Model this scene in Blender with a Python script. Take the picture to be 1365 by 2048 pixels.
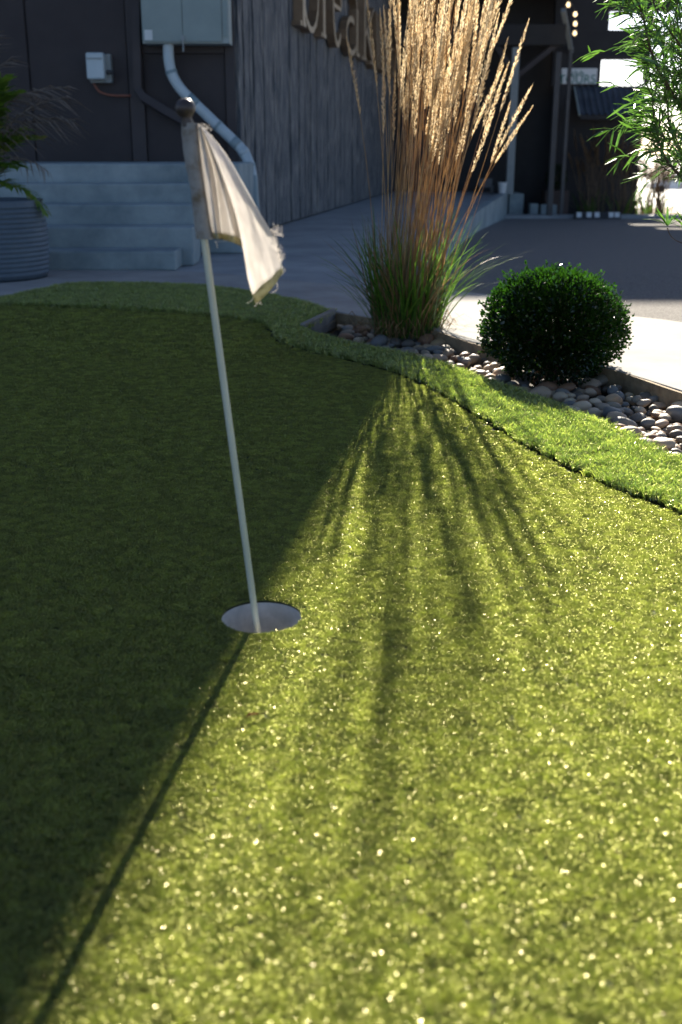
import bpy, bmesh, math, random
import numpy as np
from mathutils import Vector, Matrix, Quaternion, noise as mnoise
R = math.radians
rnd = random.Random(7)
sc = bpy.context.scene
for o in list(bpy.data.objects): bpy.data.objects.remove(o)
COL = sc.collection

# ------------------------------------------------------------------ camera, sky, sun, exposure
FPX, TILT, HC = 2200.0, R(18.2), 0.72          # focal length in photo pixels, downward tilt, eye height
cam = bpy.data.cameras.new('camera'); cam_o = bpy.data.objects.new('camera', cam); COL.objects.link(cam_o)
cam.sensor_fit = 'VERTICAL'; cam.sensor_height = 36; cam.sensor_width = 24
cam.lens = 36 * FPX / 2048
cam.clip_start = 0.05; cam.clip_end = 2000
cam_o.location = (0, 0, HC); cam_o.rotation_euler = (R(90) - TILT, 0, 0)
cam.dof.use_dof = True; cam.dof.focus_distance = 2.75; cam.dof.aperture_fstop = 4.3
sc.camera = cam_o

SUN_AZ, SUN_EL = R(5.0), R(27)                 # azimuth clockwise from +Y, elevation
SUN = Vector((math.sin(SUN_AZ) * math.cos(SUN_EL), math.cos(SUN_AZ) * math.cos(SUN_EL), math.sin(SUN_EL)))
w = bpy.data.worlds.new('World'); sc.world = w; w.use_nodes = True
nt = w.node_tree; nt.nodes.clear()
sky = nt.nodes.new('ShaderNodeTexSky'); sky.sky_type = 'NISHITA'; sky.sun_disc = False
sky.sun_elevation = SUN_EL; sky.sun_rotation = SUN_AZ
sky.air_density = 0.55; sky.dust_density = 0.45; sky.ozone_density = 1.0
bg = nt.nodes.new('ShaderNodeBackground'); bg.inputs[1].default_value = 0.05
wo = nt.nodes.new('ShaderNodeOutputWorld')
nt.links.new(sky.outputs[0], bg.inputs[0]); nt.links.new(bg.outputs[0], wo.inputs[0])
sun = bpy.data.lights.new('sun', 'SUN'); sun.energy = 5.0; sun.angle = R(0.55); sun.color = (1, 0.91, 0.76)
sun_o = bpy.data.objects.new('sun', sun); COL.objects.link(sun_o)
sun_o.rotation_euler = SUN.to_track_quat('Z', 'Y').to_euler(); sun_o.location = SUN * 40
vs = sc.view_settings
sc.display_settings.display_device = 'sRGB'
vs.view_transform = 'Standard'; vs.look = 'None'; vs.gamma = 1; vs.exposure = 1.85; vs.use_curve_mapping = False
cy = sc.cycles
cy.use_denoising = True
cy.max_bounces = 8; cy.diffuse_bounces = 3; cy.glossy_bounces = 3; cy.transmission_bounces = 4; cy.transparent_max_bounces = 6
cy.sample_clamp_indirect = 6

# ------------------------------------------------------------------ survey helpers: a sight line of the photo met with a real surface
_f = Vector((0, math.cos(TILT), -math.sin(TILT))); _u = Vector((0, math.sin(TILT), math.cos(TILT))); _r = Vector((1, 0, 0))
CAM = Vector((0, 0, HC))
def ray(px, py): return (_f * FPX + _r * (px - 682.5) - _u * (py - 1024)).normalized()
def G(px, py, z=0.0):
    d = ray(px, py); t = (z - HC) / d.z; return CAM + d * t
def PY(px, py, y):
    d = ray(px, py); return CAM + d * (y / d.y)
def scale_at(y, z): return FPX / (y * math.cos(TILT) + (HC - z) * math.sin(TILT))

# ------------------------------------------------------------------ object helpers
class MB:
    def __init__(s): s.v = []; s.f = []; s.m = []
    def quad(s, a, b, c, d, mi=0):
        n = len(s.v); s.v += [tuple(a), tuple(b), tuple(c), tuple(d)]; s.f.append((n, n+1, n+2, n+3)); s.m.append(mi)
    def tri(s, a, b, c, mi=0):
        n = len(s.v); s.v += [tuple(a), tuple(b), tuple(c)]; s.f.append((n, n+1, n+2)); s.m.append(mi)
    def box(s, x0, x1, y0, y1, z0, z1, M=None, mi=0):
        n = len(s.v)
        for z in (z0, z1):
            for (x, y) in ((x0, y0), (x1, y0), (x1, y1), (x0, y1)):
                p = Vector((x, y, z)); s.v.append(tuple(M @ p if M is not None else p))
        for f in ((0,3,2,1),(4,5,6,7),(0,1,5,4),(1,2,6,5),(2,3,7,6),(3,0,4,7)):
            s.f.append(tuple(n+i for i in f)); s.m.append(mi)
    def tube(s, pts, rads, seg=8, cap=True, mi=0):
        pts = [Vector(p) for p in pts]
        if not hasattr(rads, '__len__'): rads = [rads] * len(pts)
        n0 = len(s.v); up = None
        for i, p in enumerate(pts):
            t = (pts[min(i+1, len(pts)-1)] - pts[max(i-1, 0)]).normalized()
            if up is None:
                up = t.orthogonal().normalized()
            else:
                up = (up - t * up.dot(t))
                up = up.normalized() if up.length > 1e-6 else t.orthogonal().normalized()
            b = t.cross(up)
            for k in range(seg):
                a = 2 * math.pi * k / seg
                s.v.append(tuple(p + (up * math.cos(a) + b * math.sin(a)) * rads[i]))
        for i in range(len(pts) - 1):
            for k in range(seg):
                a = n0 + i*seg + k; b2 = n0 + i*seg + (k+1) % seg
                s.f.append((a, b2, b2 + seg, a + seg)); s.m.append(mi)
        if cap:
            s.f.append(tuple(n0 + k for k in range(seg))[::-1]); s.m.append(mi)
            e = n0 + (len(pts)-1)*seg
            s.f.append(tuple(e + k for k in range(seg))); s.m.append(mi)
    def lathe(s, prof, seg=32, c=(0,0,0), mi=0, M=None):
        n0 = len(s.v)
        for (r, z) in prof:
            for k in range(seg):
                a = 2*math.pi*k/seg
                p = Vector((c[0]+r*math.cos(a), c[1]+r*math.sin(a), c[2]+z))
                s.v.append(tuple(M @ p if M is not None else p))
        for i in range(len(prof)-1):
            for k in range(seg):
                a = n0+i*seg+k; b = n0+i*seg+(k+1) % seg
                s.f.append((a, b, b+seg, a+seg)); s.m.append(mi)
    def mesh(s, name, mats, smooth=False):
        me = bpy.data.meshes.new(name); me.from_pydata(s.v, [], s.f)
        for m in (mats if isinstance(mats, (list, tuple)) else [mats]): me.materials.append(m)
        if any(s.m): me.polygons.foreach_set('material_index', s.m)
        if smooth: me.polygons.foreach_set('use_smooth', [True] * len(me.polygons))
        me.update(); return me
    def build(s, name, mats, parent=None, smooth=False, bevel=0, **kw):
        o = bpy.data.objects.new(name, s.mesh(name, mats, smooth)); COL.objects.link(o)
        if parent is not None:
            o.parent = parent
            o.matrix_parent_inverse = Matrix.Translation(-Vector(world_loc(parent)))
        if bevel:
            b = o.modifiers.new('bevel', 'BEVEL'); b.width = bevel; b.segments = 2; b.limit_method = 'ANGLE'; b.angle_limit = R(40)
        for k, v in kw.items(): o[k] = v
        return o
def world_loc(o):
    l = Vector(o.location)
    while o.parent is not None:
        o = o.parent; l = l + Vector(o.location)
    return l
def linkmesh(name, me, loc=(0,0,0), parent=None, **kw):
    o = bpy.data.objects.new(name, me); COL.objects.link(o); o.location = loc
    if parent is not None: o.parent = parent
    for k, v in kw.items(): o[k] = v
    return o
def thing(name, label, cat, loc, group=None):
    o = bpy.data.objects.new(name, None); COL.objects.link(o); o.location = loc; o.empty_display_size = .1
    o['label'] = label; o['category'] = cat
    if group: o['group'] = group
    return o
def tag(o, label, cat, group=None):
    o['label'] = label; o['category'] = cat
    if group: o['group'] = group
    return o

# ------------------------------------------------------------------ materials
def mat(name, c1, c2=None, rough=0.7, nscale=8, detail=6, bump=0.0, bscale=None, metal=0, spec=0.5, stretch=(1,1,1), c3=None, dist=0.01, bdetail=8, coord='Object', obj_random=None):
    m = bpy.data.materials.new(name); m.use_nodes = True; t = m.node_tree; N = t.nodes; L = t.links
    b = N['Principled BSDF']; b.inputs['Roughness'].default_value = rough; b.inputs['Metallic'].default_value = metal
    b.inputs['Specular IOR Level'].default_value = spec
    b.inputs['Base Color'].default_value = (*c1, 1)
    tc = N.new('ShaderNodeTexCoord'); mp = N.new('ShaderNodeMapping'); mp.inputs['Scale'].default_value = stretch
    L.new(tc.outputs[coord], mp.inputs['Vector'])
    if c2 is not None:
        n = N.new('ShaderNodeTexNoise'); n.inputs['Scale'].default_value = nscale; n.inputs['Detail'].default_value = detail; n.inputs['Roughness'].default_value = .65
        L.new(mp.outputs[0], n.inputs['Vector'])
        r = N.new('ShaderNodeValToRGB'); r.color_ramp.elements[0].position = .32; r.color_ramp.elements[1].position = .68
        r.color_ramp.elements[0].color = (*c1, 1); r.color_ramp.elements[1].color = (*c2, 1)
        if c3 is not None:
            e = r.color_ramp.elements.new(.5); e.color = (*c3, 1)
        L.new(n.outputs[0], r.inputs[0]); L.new(r.outputs[0], b.inputs['Base Color'])
    if bump:
        n2 = N.new('ShaderNodeTexNoise'); n2.inputs['Scale'].default_value = bscale or nscale * 4; n2.inputs['Detail'].default_value = bdetail
        L.new(mp.outputs[0], n2.inputs['Vector'])
        bp = N.new('ShaderNodeBump'); bp.inputs['Strength'].default_value = bump; bp.inputs['Distance'].default_value = dist
        L.new(n2.outputs[0], bp.inputs['Height']); L.new(bp.outputs[0], b.inputs['Normal'])
    return m

def leafmat(name, cols, trans=.4, gloss=.06, grough=.3, nscale=600, obj_rand=True, tcol=None, coord='Object', sheen=0, scol=(.85,.9,.55), gcol=(1,1,1)):
    """thin plant / fibre surface: diffuse + light passing through + a waxy sheen"""
    m = bpy.data.materials.new(name); m.use_nodes = True; t = m.node_tree; N = t.nodes; L = t.links; N.clear()
    out = N.new('ShaderNodeOutputMaterial')
    geo = N.new('ShaderNodeNewGeometry'); tc = N.new('ShaderNodeTexCoord')
    n = N.new('ShaderNodeTexNoise'); n.inputs['Scale'].default_value = nscale; n.inputs['Detail'].default_value = 2
    L.new(tc.outputs[coord], n.inputs['Vector'])
    oi = N.new('ShaderNodeObjectInfo')
    ad = N.new('ShaderNodeMath'); ad.operation = 'MULTIPLY_ADD'; ad.inputs[1].default_value = .35 if obj_rand else 0
    L.new(oi.outputs['Random'], ad.inputs[0]); L.new(n.outputs[0], ad.inputs[2])
    sb = N.new('ShaderNodeMath'); sb.operation = 'SUBTRACT'; sb.inputs[1].default_value = .175 if obj_rand else 0
    L.new(ad.outputs[0], sb.inputs[0])
    r = N.new('ShaderNodeValToRGB'); el = r.color_ramp.elements
    k = len(cols); el[0].position = .25; el[0].color = (*cols[0], 1); el[1].position = .75; el[1].color = (*cols[-1], 1)
    for i in range(1, k-1):
        e = el.new(.25 + .5*i/(k-1)); e.color = (*cols[i], 1)
    L.new(sb.outputs[0], r.inputs[0])
    d = N.new('ShaderNodeBsdfDiffuse'); tr = N.new('ShaderNodeBsdfTranslucent'); g = N.new('ShaderNodeBsdfGlossy')
    g.inputs['Roughness'].default_value = grough; g.inputs['Color'].default_value = (*gcol, 1)
    L.new(r.outputs[0], d.inputs[0])
    if tcol is not None:
        mm = N.new('ShaderNodeMix'); mm.data_type = 'RGBA'; mm.blend_type = 'MULTIPLY'; mm.inputs[0].default_value = 1
        L.new(r.outputs[0], mm.inputs[6]); mm.inputs[7].default_value = (*tcol, 1); L.new(mm.outputs[2], tr.inputs[0])
    else: L.new(r.outputs[0], tr.inputs[0])
    m1 = N.new('ShaderNodeMixShader'); m1.inputs[0].default_value = trans; L.new(d.outputs[0], m1.inputs[1]); L.new(tr.outputs[0], m1.inputs[2])
    m2 = N.new('ShaderNodeMixShader'); m2.inputs[0].default_value = gloss
    src = m1.outputs[0]
    if sheen:
        g2 = N.new('ShaderNodeBsdfGlossy'); g2.inputs['Roughness'].default_value = .5; g2.inputs['Color'].default_value = (*scol, 1)
        m3 = N.new('ShaderNodeMixShader'); m3.inputs[0].default_value = sheen; L.new(src, m3.inputs[1]); L.new(g2.outputs[0], m3.inputs[2]); src = m3.outputs[0]
    L.new(src, m2.inputs[1]); L.new(g.outputs[0], m2.inputs[2]); L.new(m2.outputs[0], out.inputs[0])
    return m

M = {}
M['concrete'] = mat('concrete', (.30,.29,.275), (.42,.405,.38), .95, 3, 8, .4, 90, c3=(.36,.35,.33), dist=.003, spec=.15)
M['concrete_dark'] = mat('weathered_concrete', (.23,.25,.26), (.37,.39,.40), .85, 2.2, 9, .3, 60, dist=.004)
M['step'] = mat('step_concrete', (.17,.22,.235), (.36,.42,.43), .85, 2.6, 9, .3, 60, dist=.004)
M['slab_edge'] = mat('slab_edge', (.20,.14,.08), (.36,.27,.16), .9, 22, 6, .5, 80, dist=.004)
M['asphalt'] = mat('asphalt', (.115,.11,.105), (.29,.275,.26), 1.0, 130, 3, .9, 160, dist=.006, spec=.1)
M['ground'] = mat('soil', (.09,.075,.055), (.16,.13,.1), .95, 3, 6, .4, 20)
M['pale_lot'] = mat('pale_gravel', (.42,.40,.36), (.55,.53,.48), .6, 3, 6, .3, 20)
M['bank'] = mat('dry_bank', (.20,.15,.10), (.34,.26,.18), .95, 3, 6, .5, 12)
M['bed'] = mat('bed_soil', (.02,.017,.013), (.06,.05,.038), .95, 30, 6, .6, 60)
M['turf_base'] = mat('turf_backing', (.012,.018,.005), (.03,.04,.01), .95, 300, 3)
M['dark_wall'] = mat('dark_brown_panel', (.030,.023,.024), (.046,.036,.036), .7, 2.5, 7, .15, 30)
M['dark_trim'] = mat('dark_brown_trim', (.042,.033,.034), (.056,.045,.045), .65, 4, 5, .1, 30)
M['shed_black'] = mat('black_boards', (.012,.011,.013), (.022,.02,.022), .7, 4, 6, .1, 40)
M['shed_grey'] = mat('charcoal_panel', (.028,.026,.026), (.036,.034,.033), .8, 4, 6, .1, 40)
M['plank'] = mat('weathered_plank', (.035,.045,.055), (.42,.39,.35), .85, 6, 10, .8, 12, stretch=(16,16,.6), c3=(.10,.11,.125), dist=.01)
_r2 = [n for n in M['plank'].node_tree.nodes if n.type == 'VALTORGB'][0].color_ramp; _r2.elements[0].position = .40; _r2.elements[1].position = .50; _r2.elements[2].position = .62
M['roof'] = mat('roof_metal', (.03,.03,.033), (.05,.05,.055), .5, 3, 4)
M['cabinet'] = mat('grey_enamel', (.23,.29,.28), (.27,.33,.32), .55, 5, 5, .03, 60)
M['cabinet_side'] = mat('grey_enamel_pale', (.30,.35,.34), (.36,.41,.40), .5, 5, 5)  # slightly lighter grey for cabinet housing and awning end
M['sticker'] = mat('white_sticker', (.62,.66,.66))
M['pvc'] = mat('pvc_pipe', (.44,.52,.55), (.52,.60,.63), .4, 6, 4)
M['pvc_dark'] = mat('pvc_coupling', (.20,.28,.31), (.27,.34,.36), .5, 8, 4)
M['cable'] = mat('rust_cable', (.25,.09,.055), rough=.6)
M['planter'] = mat('planter_glaze', (.085,.115,.15), (.125,.16,.195), .6, 4, 6, .15, 40)
M['cup'] = mat('cup_white', (.38,.37,.33), (.62,.59,.54), .45, 22, 5, .05, 90)
M['cut_soil'] = mat('cut_turf_edge', (.015,.018,.008), (.04,.045,.02), .95, 200, 3)
M['pole'] = mat('pole_paint', (.50,.52,.43), (.60,.61,.52), .38, 14, 5, .05, 60, stretch=(1,1,.3))
M['knob'] = mat('knob_grey', (.035,.027,.025), (.07,.052,.05), .4, 30, 5, .1, 80)
M['brass'] = mat('letter_bronze', (.20,.13,.075), (.30,.20,.12), .45, 6, 4, metal=.3)
M['brass_face'] = mat('letter_face', (.42,.32,.21), (.55,.43,.29), .45, 6, 4, metal=.2)
M['post'] = mat('pale_post', (.26,.29,.29), (.32,.35,.35), .6, 4, 4)
M['post_dark'] = mat('dark_post', (.06,.058,.058), (.085,.08,.08), .6, 4, 4)
M['white'] = mat('white_plastic', (.7,.72,.72), rough=.5)
M['green_ink'] = mat('green_ink', (.05,.20,.17), rough=.7)
M['wood_edge'] = mat('edging_board', (.16,.15,.14), (.28,.26,.23), .85, 10, 6, .4, 40)
M['twig'] = mat('twig_bark', (.055,.035,.025), (.13,.085,.055), .8, 60, 4, .3, 200)
M['rubber'] = mat('black_rubber', (.018,.018,.02), rough=.6)
M['tin'] = mat('corrugated_tin', (.07,.085,.11), (.13,.15,.18), .35, 5, 5, metal=.4)
M['wood_box'] = mat('brown_planter_wood', (.05,.035,.03), (.09,.06,.05), .8, 10, 5)
M['car_white'] = mat('car_white', (.75,.76,.78), rough=.25)
M['car_glass'] = mat('car_glass', (.03,.035,.04), rough=.1)
M['deadleaf'] = leafmat('dead_leaf', [(.06,.025,.012), (.12,.055,.025)], .2, .0)

M['turf'] = leafmat('turf_fibre', [(.003,.006,.003), (.018,.027,.009), (.054,.072,.021), (.14,.15,.06)], .68, .030, .2, 420, tcol=(4.8,4.9,1.9), sheen=.26, scol=(.76,.78,.24), gcol=(1,.9,.66))
M['fringe'] = leafmat('fringe_fibre', [(.004,.008,.003), (.016,.028,.008), (.04,.058,.016), (.11,.12,.05)], .68, .06, .2, 120, tcol=(6.8,7.3,3.0), sheen=.30, scol=(.80,.84,.34), gcol=(1,.94,.8))
M['reed_stem'] = leafmat('reed_stem', [(.22,.12,.045), (.42,.27,.12), (.56,.40,.19)], .48, .05, .3, 20)
M['reed_leaf'] = leafmat('reed_leaf', [(.04,.09,.015), (.08,.19,.02), (.16,.29,.03)], .55, .05, .3, 25)
M['reed_leaf_dry'] = leafmat('reed_leaf_dry', [(.20,.12,.05), (.34,.22,.10)], .4, .04, .4, 25)
M['plume'] = leafmat('plume', [(.64,.48,.28), (.83,.67,.42), (.90,.77,.54)], .58, .03, .4, 60)
M['box_leaf'] = leafmat('box_leaf', [(.006,.013,.003), (.011,.028,.005), (.024,.050,.009)], .45, .04, .25, 60, obj_rand=False, tcol=(1.7,2.6,.8))
M['tree_leaf'] = leafmat('tree_leaf', [(.03,.08,.012), (.075,.185,.022), (.14,.28,.04)], .58, .08, .3, 60, obj_rand=False)
M['palm_leaf'] = leafmat('palm_leaf', [(.09,.17,.02), (.18,.32,.035), (.38,.36,.07)], .5, .05, .3, 14, obj_rand=True)
M['palm_dead'] = leafmat('palm_dead', [(.15,.12,.095), (.26,.21,.165)], .3, .03, .5, 20)

# stone: one material, tone from the stone's own random number
m = mat('river_stone', (.2,.18,.16), (.3,.28,.25), .55, 28, 6, .25, 110, dist=.002)
t = m.node_tree; N = t.nodes; L = t.links
oi = N.new('ShaderNodeObjectInfo'); r2 = N.new('ShaderNodeValToRGB')
stone_cols = [(.20,.175,.15), (.40,.34,.26), (.52,.39,.25), (.25,.26,.26), (.56,.46,.33), (.34,.19,.11), (.33,.31,.28), (.64,.56,.44)]
r2.color_ramp.interpolation = 'CONSTANT'
for i, c in enumerate(stone_cols):
    e = r2.color_ramp.elements[i] if i < 2 else r2.color_ramp.elements.new(i/len(stone_cols))
    e.position = i/len(stone_cols); e.color = (*c, 1)
L.new(oi.outputs['Random'], r2.inputs[0])
mx = N.new('ShaderNodeMix'); mx.data_type = 'RGBA'; mx.blend_type = 'OVERLAY'; mx.inputs[0].default_value = .55
bs = N['Principled BSDF']; src = bs.inputs['Base Color'].links[0].from_socket
L.new(r2.outputs[0], mx.inputs[6]); L.new(src, mx.inputs[7]); L.new(mx.outputs[2], bs.inputs['Base Color'])
M['stone'] = m

# flag cloth
m = bpy.data.materials.new('flag_cloth'); m.use_nodes = True; t = m.node_tree; N = t.nodes; L = t.links; N.clear()
out = N.new('ShaderNodeOutputMaterial'); d = N.new('ShaderNodeBsdfDiffuse'); tr = N.new('ShaderNodeBsdfTranslucent')
tc = N.new('ShaderNodeTexCoord'); n = N.new('ShaderNodeTexNoise'); n.inputs['Scale'].default_value = 55; n.inputs['Detail'].default_value = 8
L.new(tc.outputs['Object'], n.inputs['Vector'])
rr = N.new('ShaderNodeValToRGB'); rr.color_ramp.elements[0].color = (.76,.73,.70,1); rr.color_ramp.elements[0].position = .25; rr.color_ramp.elements[1].color = (.82,.79,.76,1); rr.color_ramp.elements[1].position = .6
L.new(n.outputs[0], rr.inputs[0]); L.new(rr.outputs[0], d.inputs[0]); L.new(rr.outputs[0], tr.inputs[0])
wv = N.new('ShaderNodeTexNoise'); wv.inputs['Scale'].default_value = 900; L.new(tc.outputs['Object'], wv.inputs['Vector'])
bp = N.new('ShaderNodeBump'); bp.inputs['Strength'].default_value = .35; bp.inputs['Distance'].default_value = .0008
L.new(wv.outputs[0], bp.inputs['Height']); L.new(bp.outputs[0], d.inputs['Normal'])
mxs = N.new('ShaderNodeMixShader'); mxs.inputs[0].default_value = .55
L.new(d.outputs[0], mxs.inputs[1]); L.new(tr.outputs[0], mxs.inputs[2]); L.new(mxs.outputs[0], out.inputs[0])
M['flag'] = m
M['sleeve'] = mat('flag_sleeve', (.17,.13,.09), (.34,.33,.32), .9, 45, 8, .4, 500, c3=(.28,.27,.26), dist=.001)
M['hem'] = leafmat('flag_hem', [(.26,.24,.13), (.46,.43,.27), (.55,.52,.36)], .35, .0, .5, 120, obj_rand=False)

# ------------------------------------------------------------------ outlines on the ground
def zg(x, y):     # the asphalt falls away gently towards the shed
    if y < 7: return 0.0
    return -0.03 * (min(y, 110) - 7)
def spline(pts, n=6):
    P = [Vector(p) for p in pts]; out = []
    for i in range(len(P)-1):
        p0 = P[max(i-1, 0)]; p1 = P[i]; p2 = P[i+1]; p3 = P[min(i+2, len(P)-1)]
        for k in range(n):
            t = k/n
            out.append(0.5*((2*p1)+(p2-p0)*t+(2*p0-5*p1+4*p2-p3)*t*t+(3*p1-p0-3*p2+p3)*t*t*t))
    out.append(P[-1]); return out
def gpts(L): return [G(x, y).to_2d() for x, y in L]
# far edge of the putting green
GE = gpts([(-420,612),(-150,611),(0,613),(120,616),(350,628),(500,645),(532,657),(552,682),(610,704),(700,724),(780,745),(850,776),(930,822),(1020,880),(1130,938),(1240,986),(1365,1032),(1600,1120),(1900,1240)])
GE = [tuple(p) for p in spline(GE, 5)]
# outer edge of the fringe: left along the path, then the bed
FE = gpts([(-420,640),(-150,618),(0,600),(90,581),(160,570),(370,573),(480,584),(600,606),(668,628)])
FE = [tuple(p) for p in spline(FE, 5)]
FB = gpts([(603,664),(700,690),(800,711),(870,728),(960,760),(1080,802),(1200,851),(1290,893),(1365,925),(1600,1000),(1900,1100)])
FB = [tuple(p) for p in spline(FB, 5)]
# outer edge of the rock bed = near edge of the path
PE = gpts([(668,628),(760,643),(880,668),(960,694),(1100,718),(1240,748),(1365,790),(1600,860),(1900,950)])
PE = [tuple(p) for p in spline(PE, 5)]
NEAR_L, NEAR_R = (GE[0][0], -1.2), (GE[-1][0], -1.2)
green_poly = GE + [NEAR_R, NEAR_L]
fringe_poly = FE + FB + GE[::-1]
bed_poly = PE + FB[::-1]
for _P in (GE, FB, PE):
    dx_, dy_ = _P[-1][0]-_P[-6][0], _P[-1][1]-_P[-6][1]; l_ = math.hypot(dx_, dy_); _P.append((_P[-1][0]+dx_/l_*1.1, _P[-1][1]+dy_/l_*1.1))
green_poly = GE + [(GE[-1][0], -1.2), NEAR_L]; fringe_poly = FE + FB + GE[::-1]; bed_poly = PE + FB[::-1]
def inside(poly, x, y):
    c = False; j = len(poly)-1
    for i in range(len(poly)):
        xi, yi = poly[i]; xj, yj = poly[j]
        if (yi > y) != (yj > y) and x < (xj-xi)*(y-yi)/(yj-yi)+xi: c = not c
        j = i
    return c
def inside_np(poly, X, Y):
    c = np.zeros(len(X), bool); P = np.array(poly); n = len(P); j = n-1
    for i in range(n):
        xi, yi = P[i]; xj, yj = P[j]
        m_ = ((yi > Y) != (yj > Y))
        with np.errstate(divide='ignore', invalid='ignore'):
            cr = X < (xj-xi)*(Y-yi)/(yj-yi)+xi
        c ^= (m_ & cr); j = i
    return c
def sheet(name, poly, z, m, hole=None, thick=0, parent=None, **kw):
    bm = bmesh.new()
    def loop(pts): 
        vs_ = [bm.verts.new((p[0], p[1], z)) for p in pts]
        return [bm.edges.new((vs_[i], vs_[(i+1) % len(vs_)])) for i in range(len(vs_))]
    e = loop(poly)
    if hole: e += loop(hole)
    bmesh.ops.triangle_fill(bm, use_beauty=True, edges=e, normal=(0,0,1))
    for f in bm.faces:
        if f.normal.z < 0: f.normal_flip()
    if thick:
        g = bmesh.ops.extrude_face_region(bm, geom=list(bm.faces))
        bmesh.ops.translate(bm, vec=(0,0,-thick), verts=[v for v in g['geom'] if isinstance(v, bmesh.types.BMVert)])
        bmesh.ops.recalc_face_normals(bm, faces=bm.faces)
    me = bpy.data.meshes.new(name); bm.to_mesh(me); bm.free(); me.materials.append(m)
    o = linkmesh(name, me, parent=parent, **kw); return o

CUP = G(524, 1233); CUP_R = 80 / scale_at(CUP.y, 0)
hole = [(CUP.x + CUP_R*1.005*math.cos(2*math.pi*k/64), CUP.y + CUP_R*1.005*math.sin(2*math.pi*k/64)) for k in range(64)]
sheet('putting_green', green_poly, 0, M['turf_base'], hole=hole, kind='structure')
sheet('fringe_base', fringe_poly, -.008, M['turf_base'], kind='structure')
sheet('rock_bed', bed_poly, -.07, M['bed'], kind='structure')
bed_o = bpy.data.objects['rock_bed']

# ground and lot: sheets that follow the fall of the site
def graded(name, x0, x1, ys, dz, m, nx=2, xl=None):
    b = MB()
    for i in range(len(ys)-1):
        for k in range(nx):
            def P(k_, y):
                a = xl(y) if xl else x0
                x = a + (x1-a)*k_/nx; return (x, y, zg(x, y)+dz)
            b.quad(P(k, ys[i]), P(k+1, ys[i]), P(k+1, ys[i+1]), P(k, ys[i+1]))
    return b.build(name, m, kind='structure')
graded('ground', -600, 600, [-600, -2], -.16, M['ground'])
_b = MB()
gx, gy = (-600, -8, 600), ( -2, 7, 20, 30, 110, 900)
for i in range(len(gy)-1):
    for k in range(2):
        _b.quad(*[(x, y, zg(x, y)-.16) for x, y in ((gx[k],gy[i]),(gx[k+1],gy[i]),(gx[k+1],gy[i+1]),(gx[k],gy[i+1]))])
_b.build('terrain', M['ground'], kind='structure')

# path: the pale strip that follows the green, and the walk up to the porch
PF = gpts([(-420,530),(100,538),(210,540),(420,549),(600,566),(720,578),(860,584),(960,591),(1240,634),(1365,649),(1600,690),(1900,740)])
PF = [tuple(p) for p in spline(PF, 4)]
# cut the strip in slabs with open joints
NEARP = FE + PE[1:]
def arclen(P):
    L_ = [0]
    for i in range(1, len(P)): L_.append(L_[-1]+math.dist(P[i], P[i-1]))
    return L_
def at_arc(P, L_, s):
    s = max(0, min(L_[-1], s))
    for i in range(1, len(P)):
        if L_[i] >= s:
            t = (s-L_[i-1])/max(1e-9, L_[i]-L_[i-1]); return (P[i-1][0]+(P[i][0]-P[i-1][0])*t, P[i-1][1]+(P[i][1]-P[i-1][1])*t)
    return P[-1]
path = bpy.data.objects.new('path', None); COL.objects.link(path); path['kind'] = 'structure'
def at_x(P, x):
    for i in range(1, len(P)):
        if P[i][0] >= x:
            t = (x-P[i-1][0])/max(1e-9, P[i][0]-P[i-1][0]); return P[i-1][1]+(P[i][1]-P[i-1][1])*t
    return P[-1][1]
cuts = [-5.5, -3.7, -2.05, .3, 1.72, 3.1, 4.2]
for a, b_ in zip(cuts[:-1], cuts[1:]):
    n = 14; xs = [a+.004+(b_-a-.008)*k/n for k in range(n+1)]
    near = [(x, at_x(NEARP, x)+.004) for x in xs]; far = [(x, at_x(PF, x)-.004) for x in xs]
    o = sheet('paving_slab', near + far[::-1], 0.012, M['concrete'], thick=.12, parent=path)
    bv = o.modifiers.new('bevel', 'BEVEL'); bv.width = .004; bv.segments = 2; bv.limit_method = 'ANGLE'; bv.angle_limit = R(60)
# the brown edge of the slab, standing 2 mm proud along the bed
b = MB()
for i in range(len(PE)-1):
    p, q = Vector(PE[i]), Vector(PE[i+1]); nrm = Vector((q.y-p.y, -(q.x-p.x))).normalized()
    if nrm.y > 0: nrm = -nrm
    a0 = p + nrm*.012; a1 = q + nrm*.012; c0 = p + nrm*.0 ; c1 = q + nrm*.0
    b.quad((*a0, -.075), (*a1, -.075), (*a1, .009), (*a0, .009)); b.quad((*a0, .009), (*a1, .009), (*c1, .009), (*c0, .009))
b.build('path_edging', M['slab_edge'], kind='structure')
# board that closes the bed on its left
p, q = G(606, 660), G(668, 629)
dv = (q-p); L_ = dv.length; Mx = Matrix.Translation(p) @ Matrix.Rotation(math.atan2(dv.y, dv.x), 4, 'Z')
b = MB(); b.box(0, L_, -.012, .012, -.06, .028, Mx)
tag(b.build('edging_board', M['wood_edge'], bevel=.004), 'weathered grey edging board closing the left end of the rock bed', 'garden edging')

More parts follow.
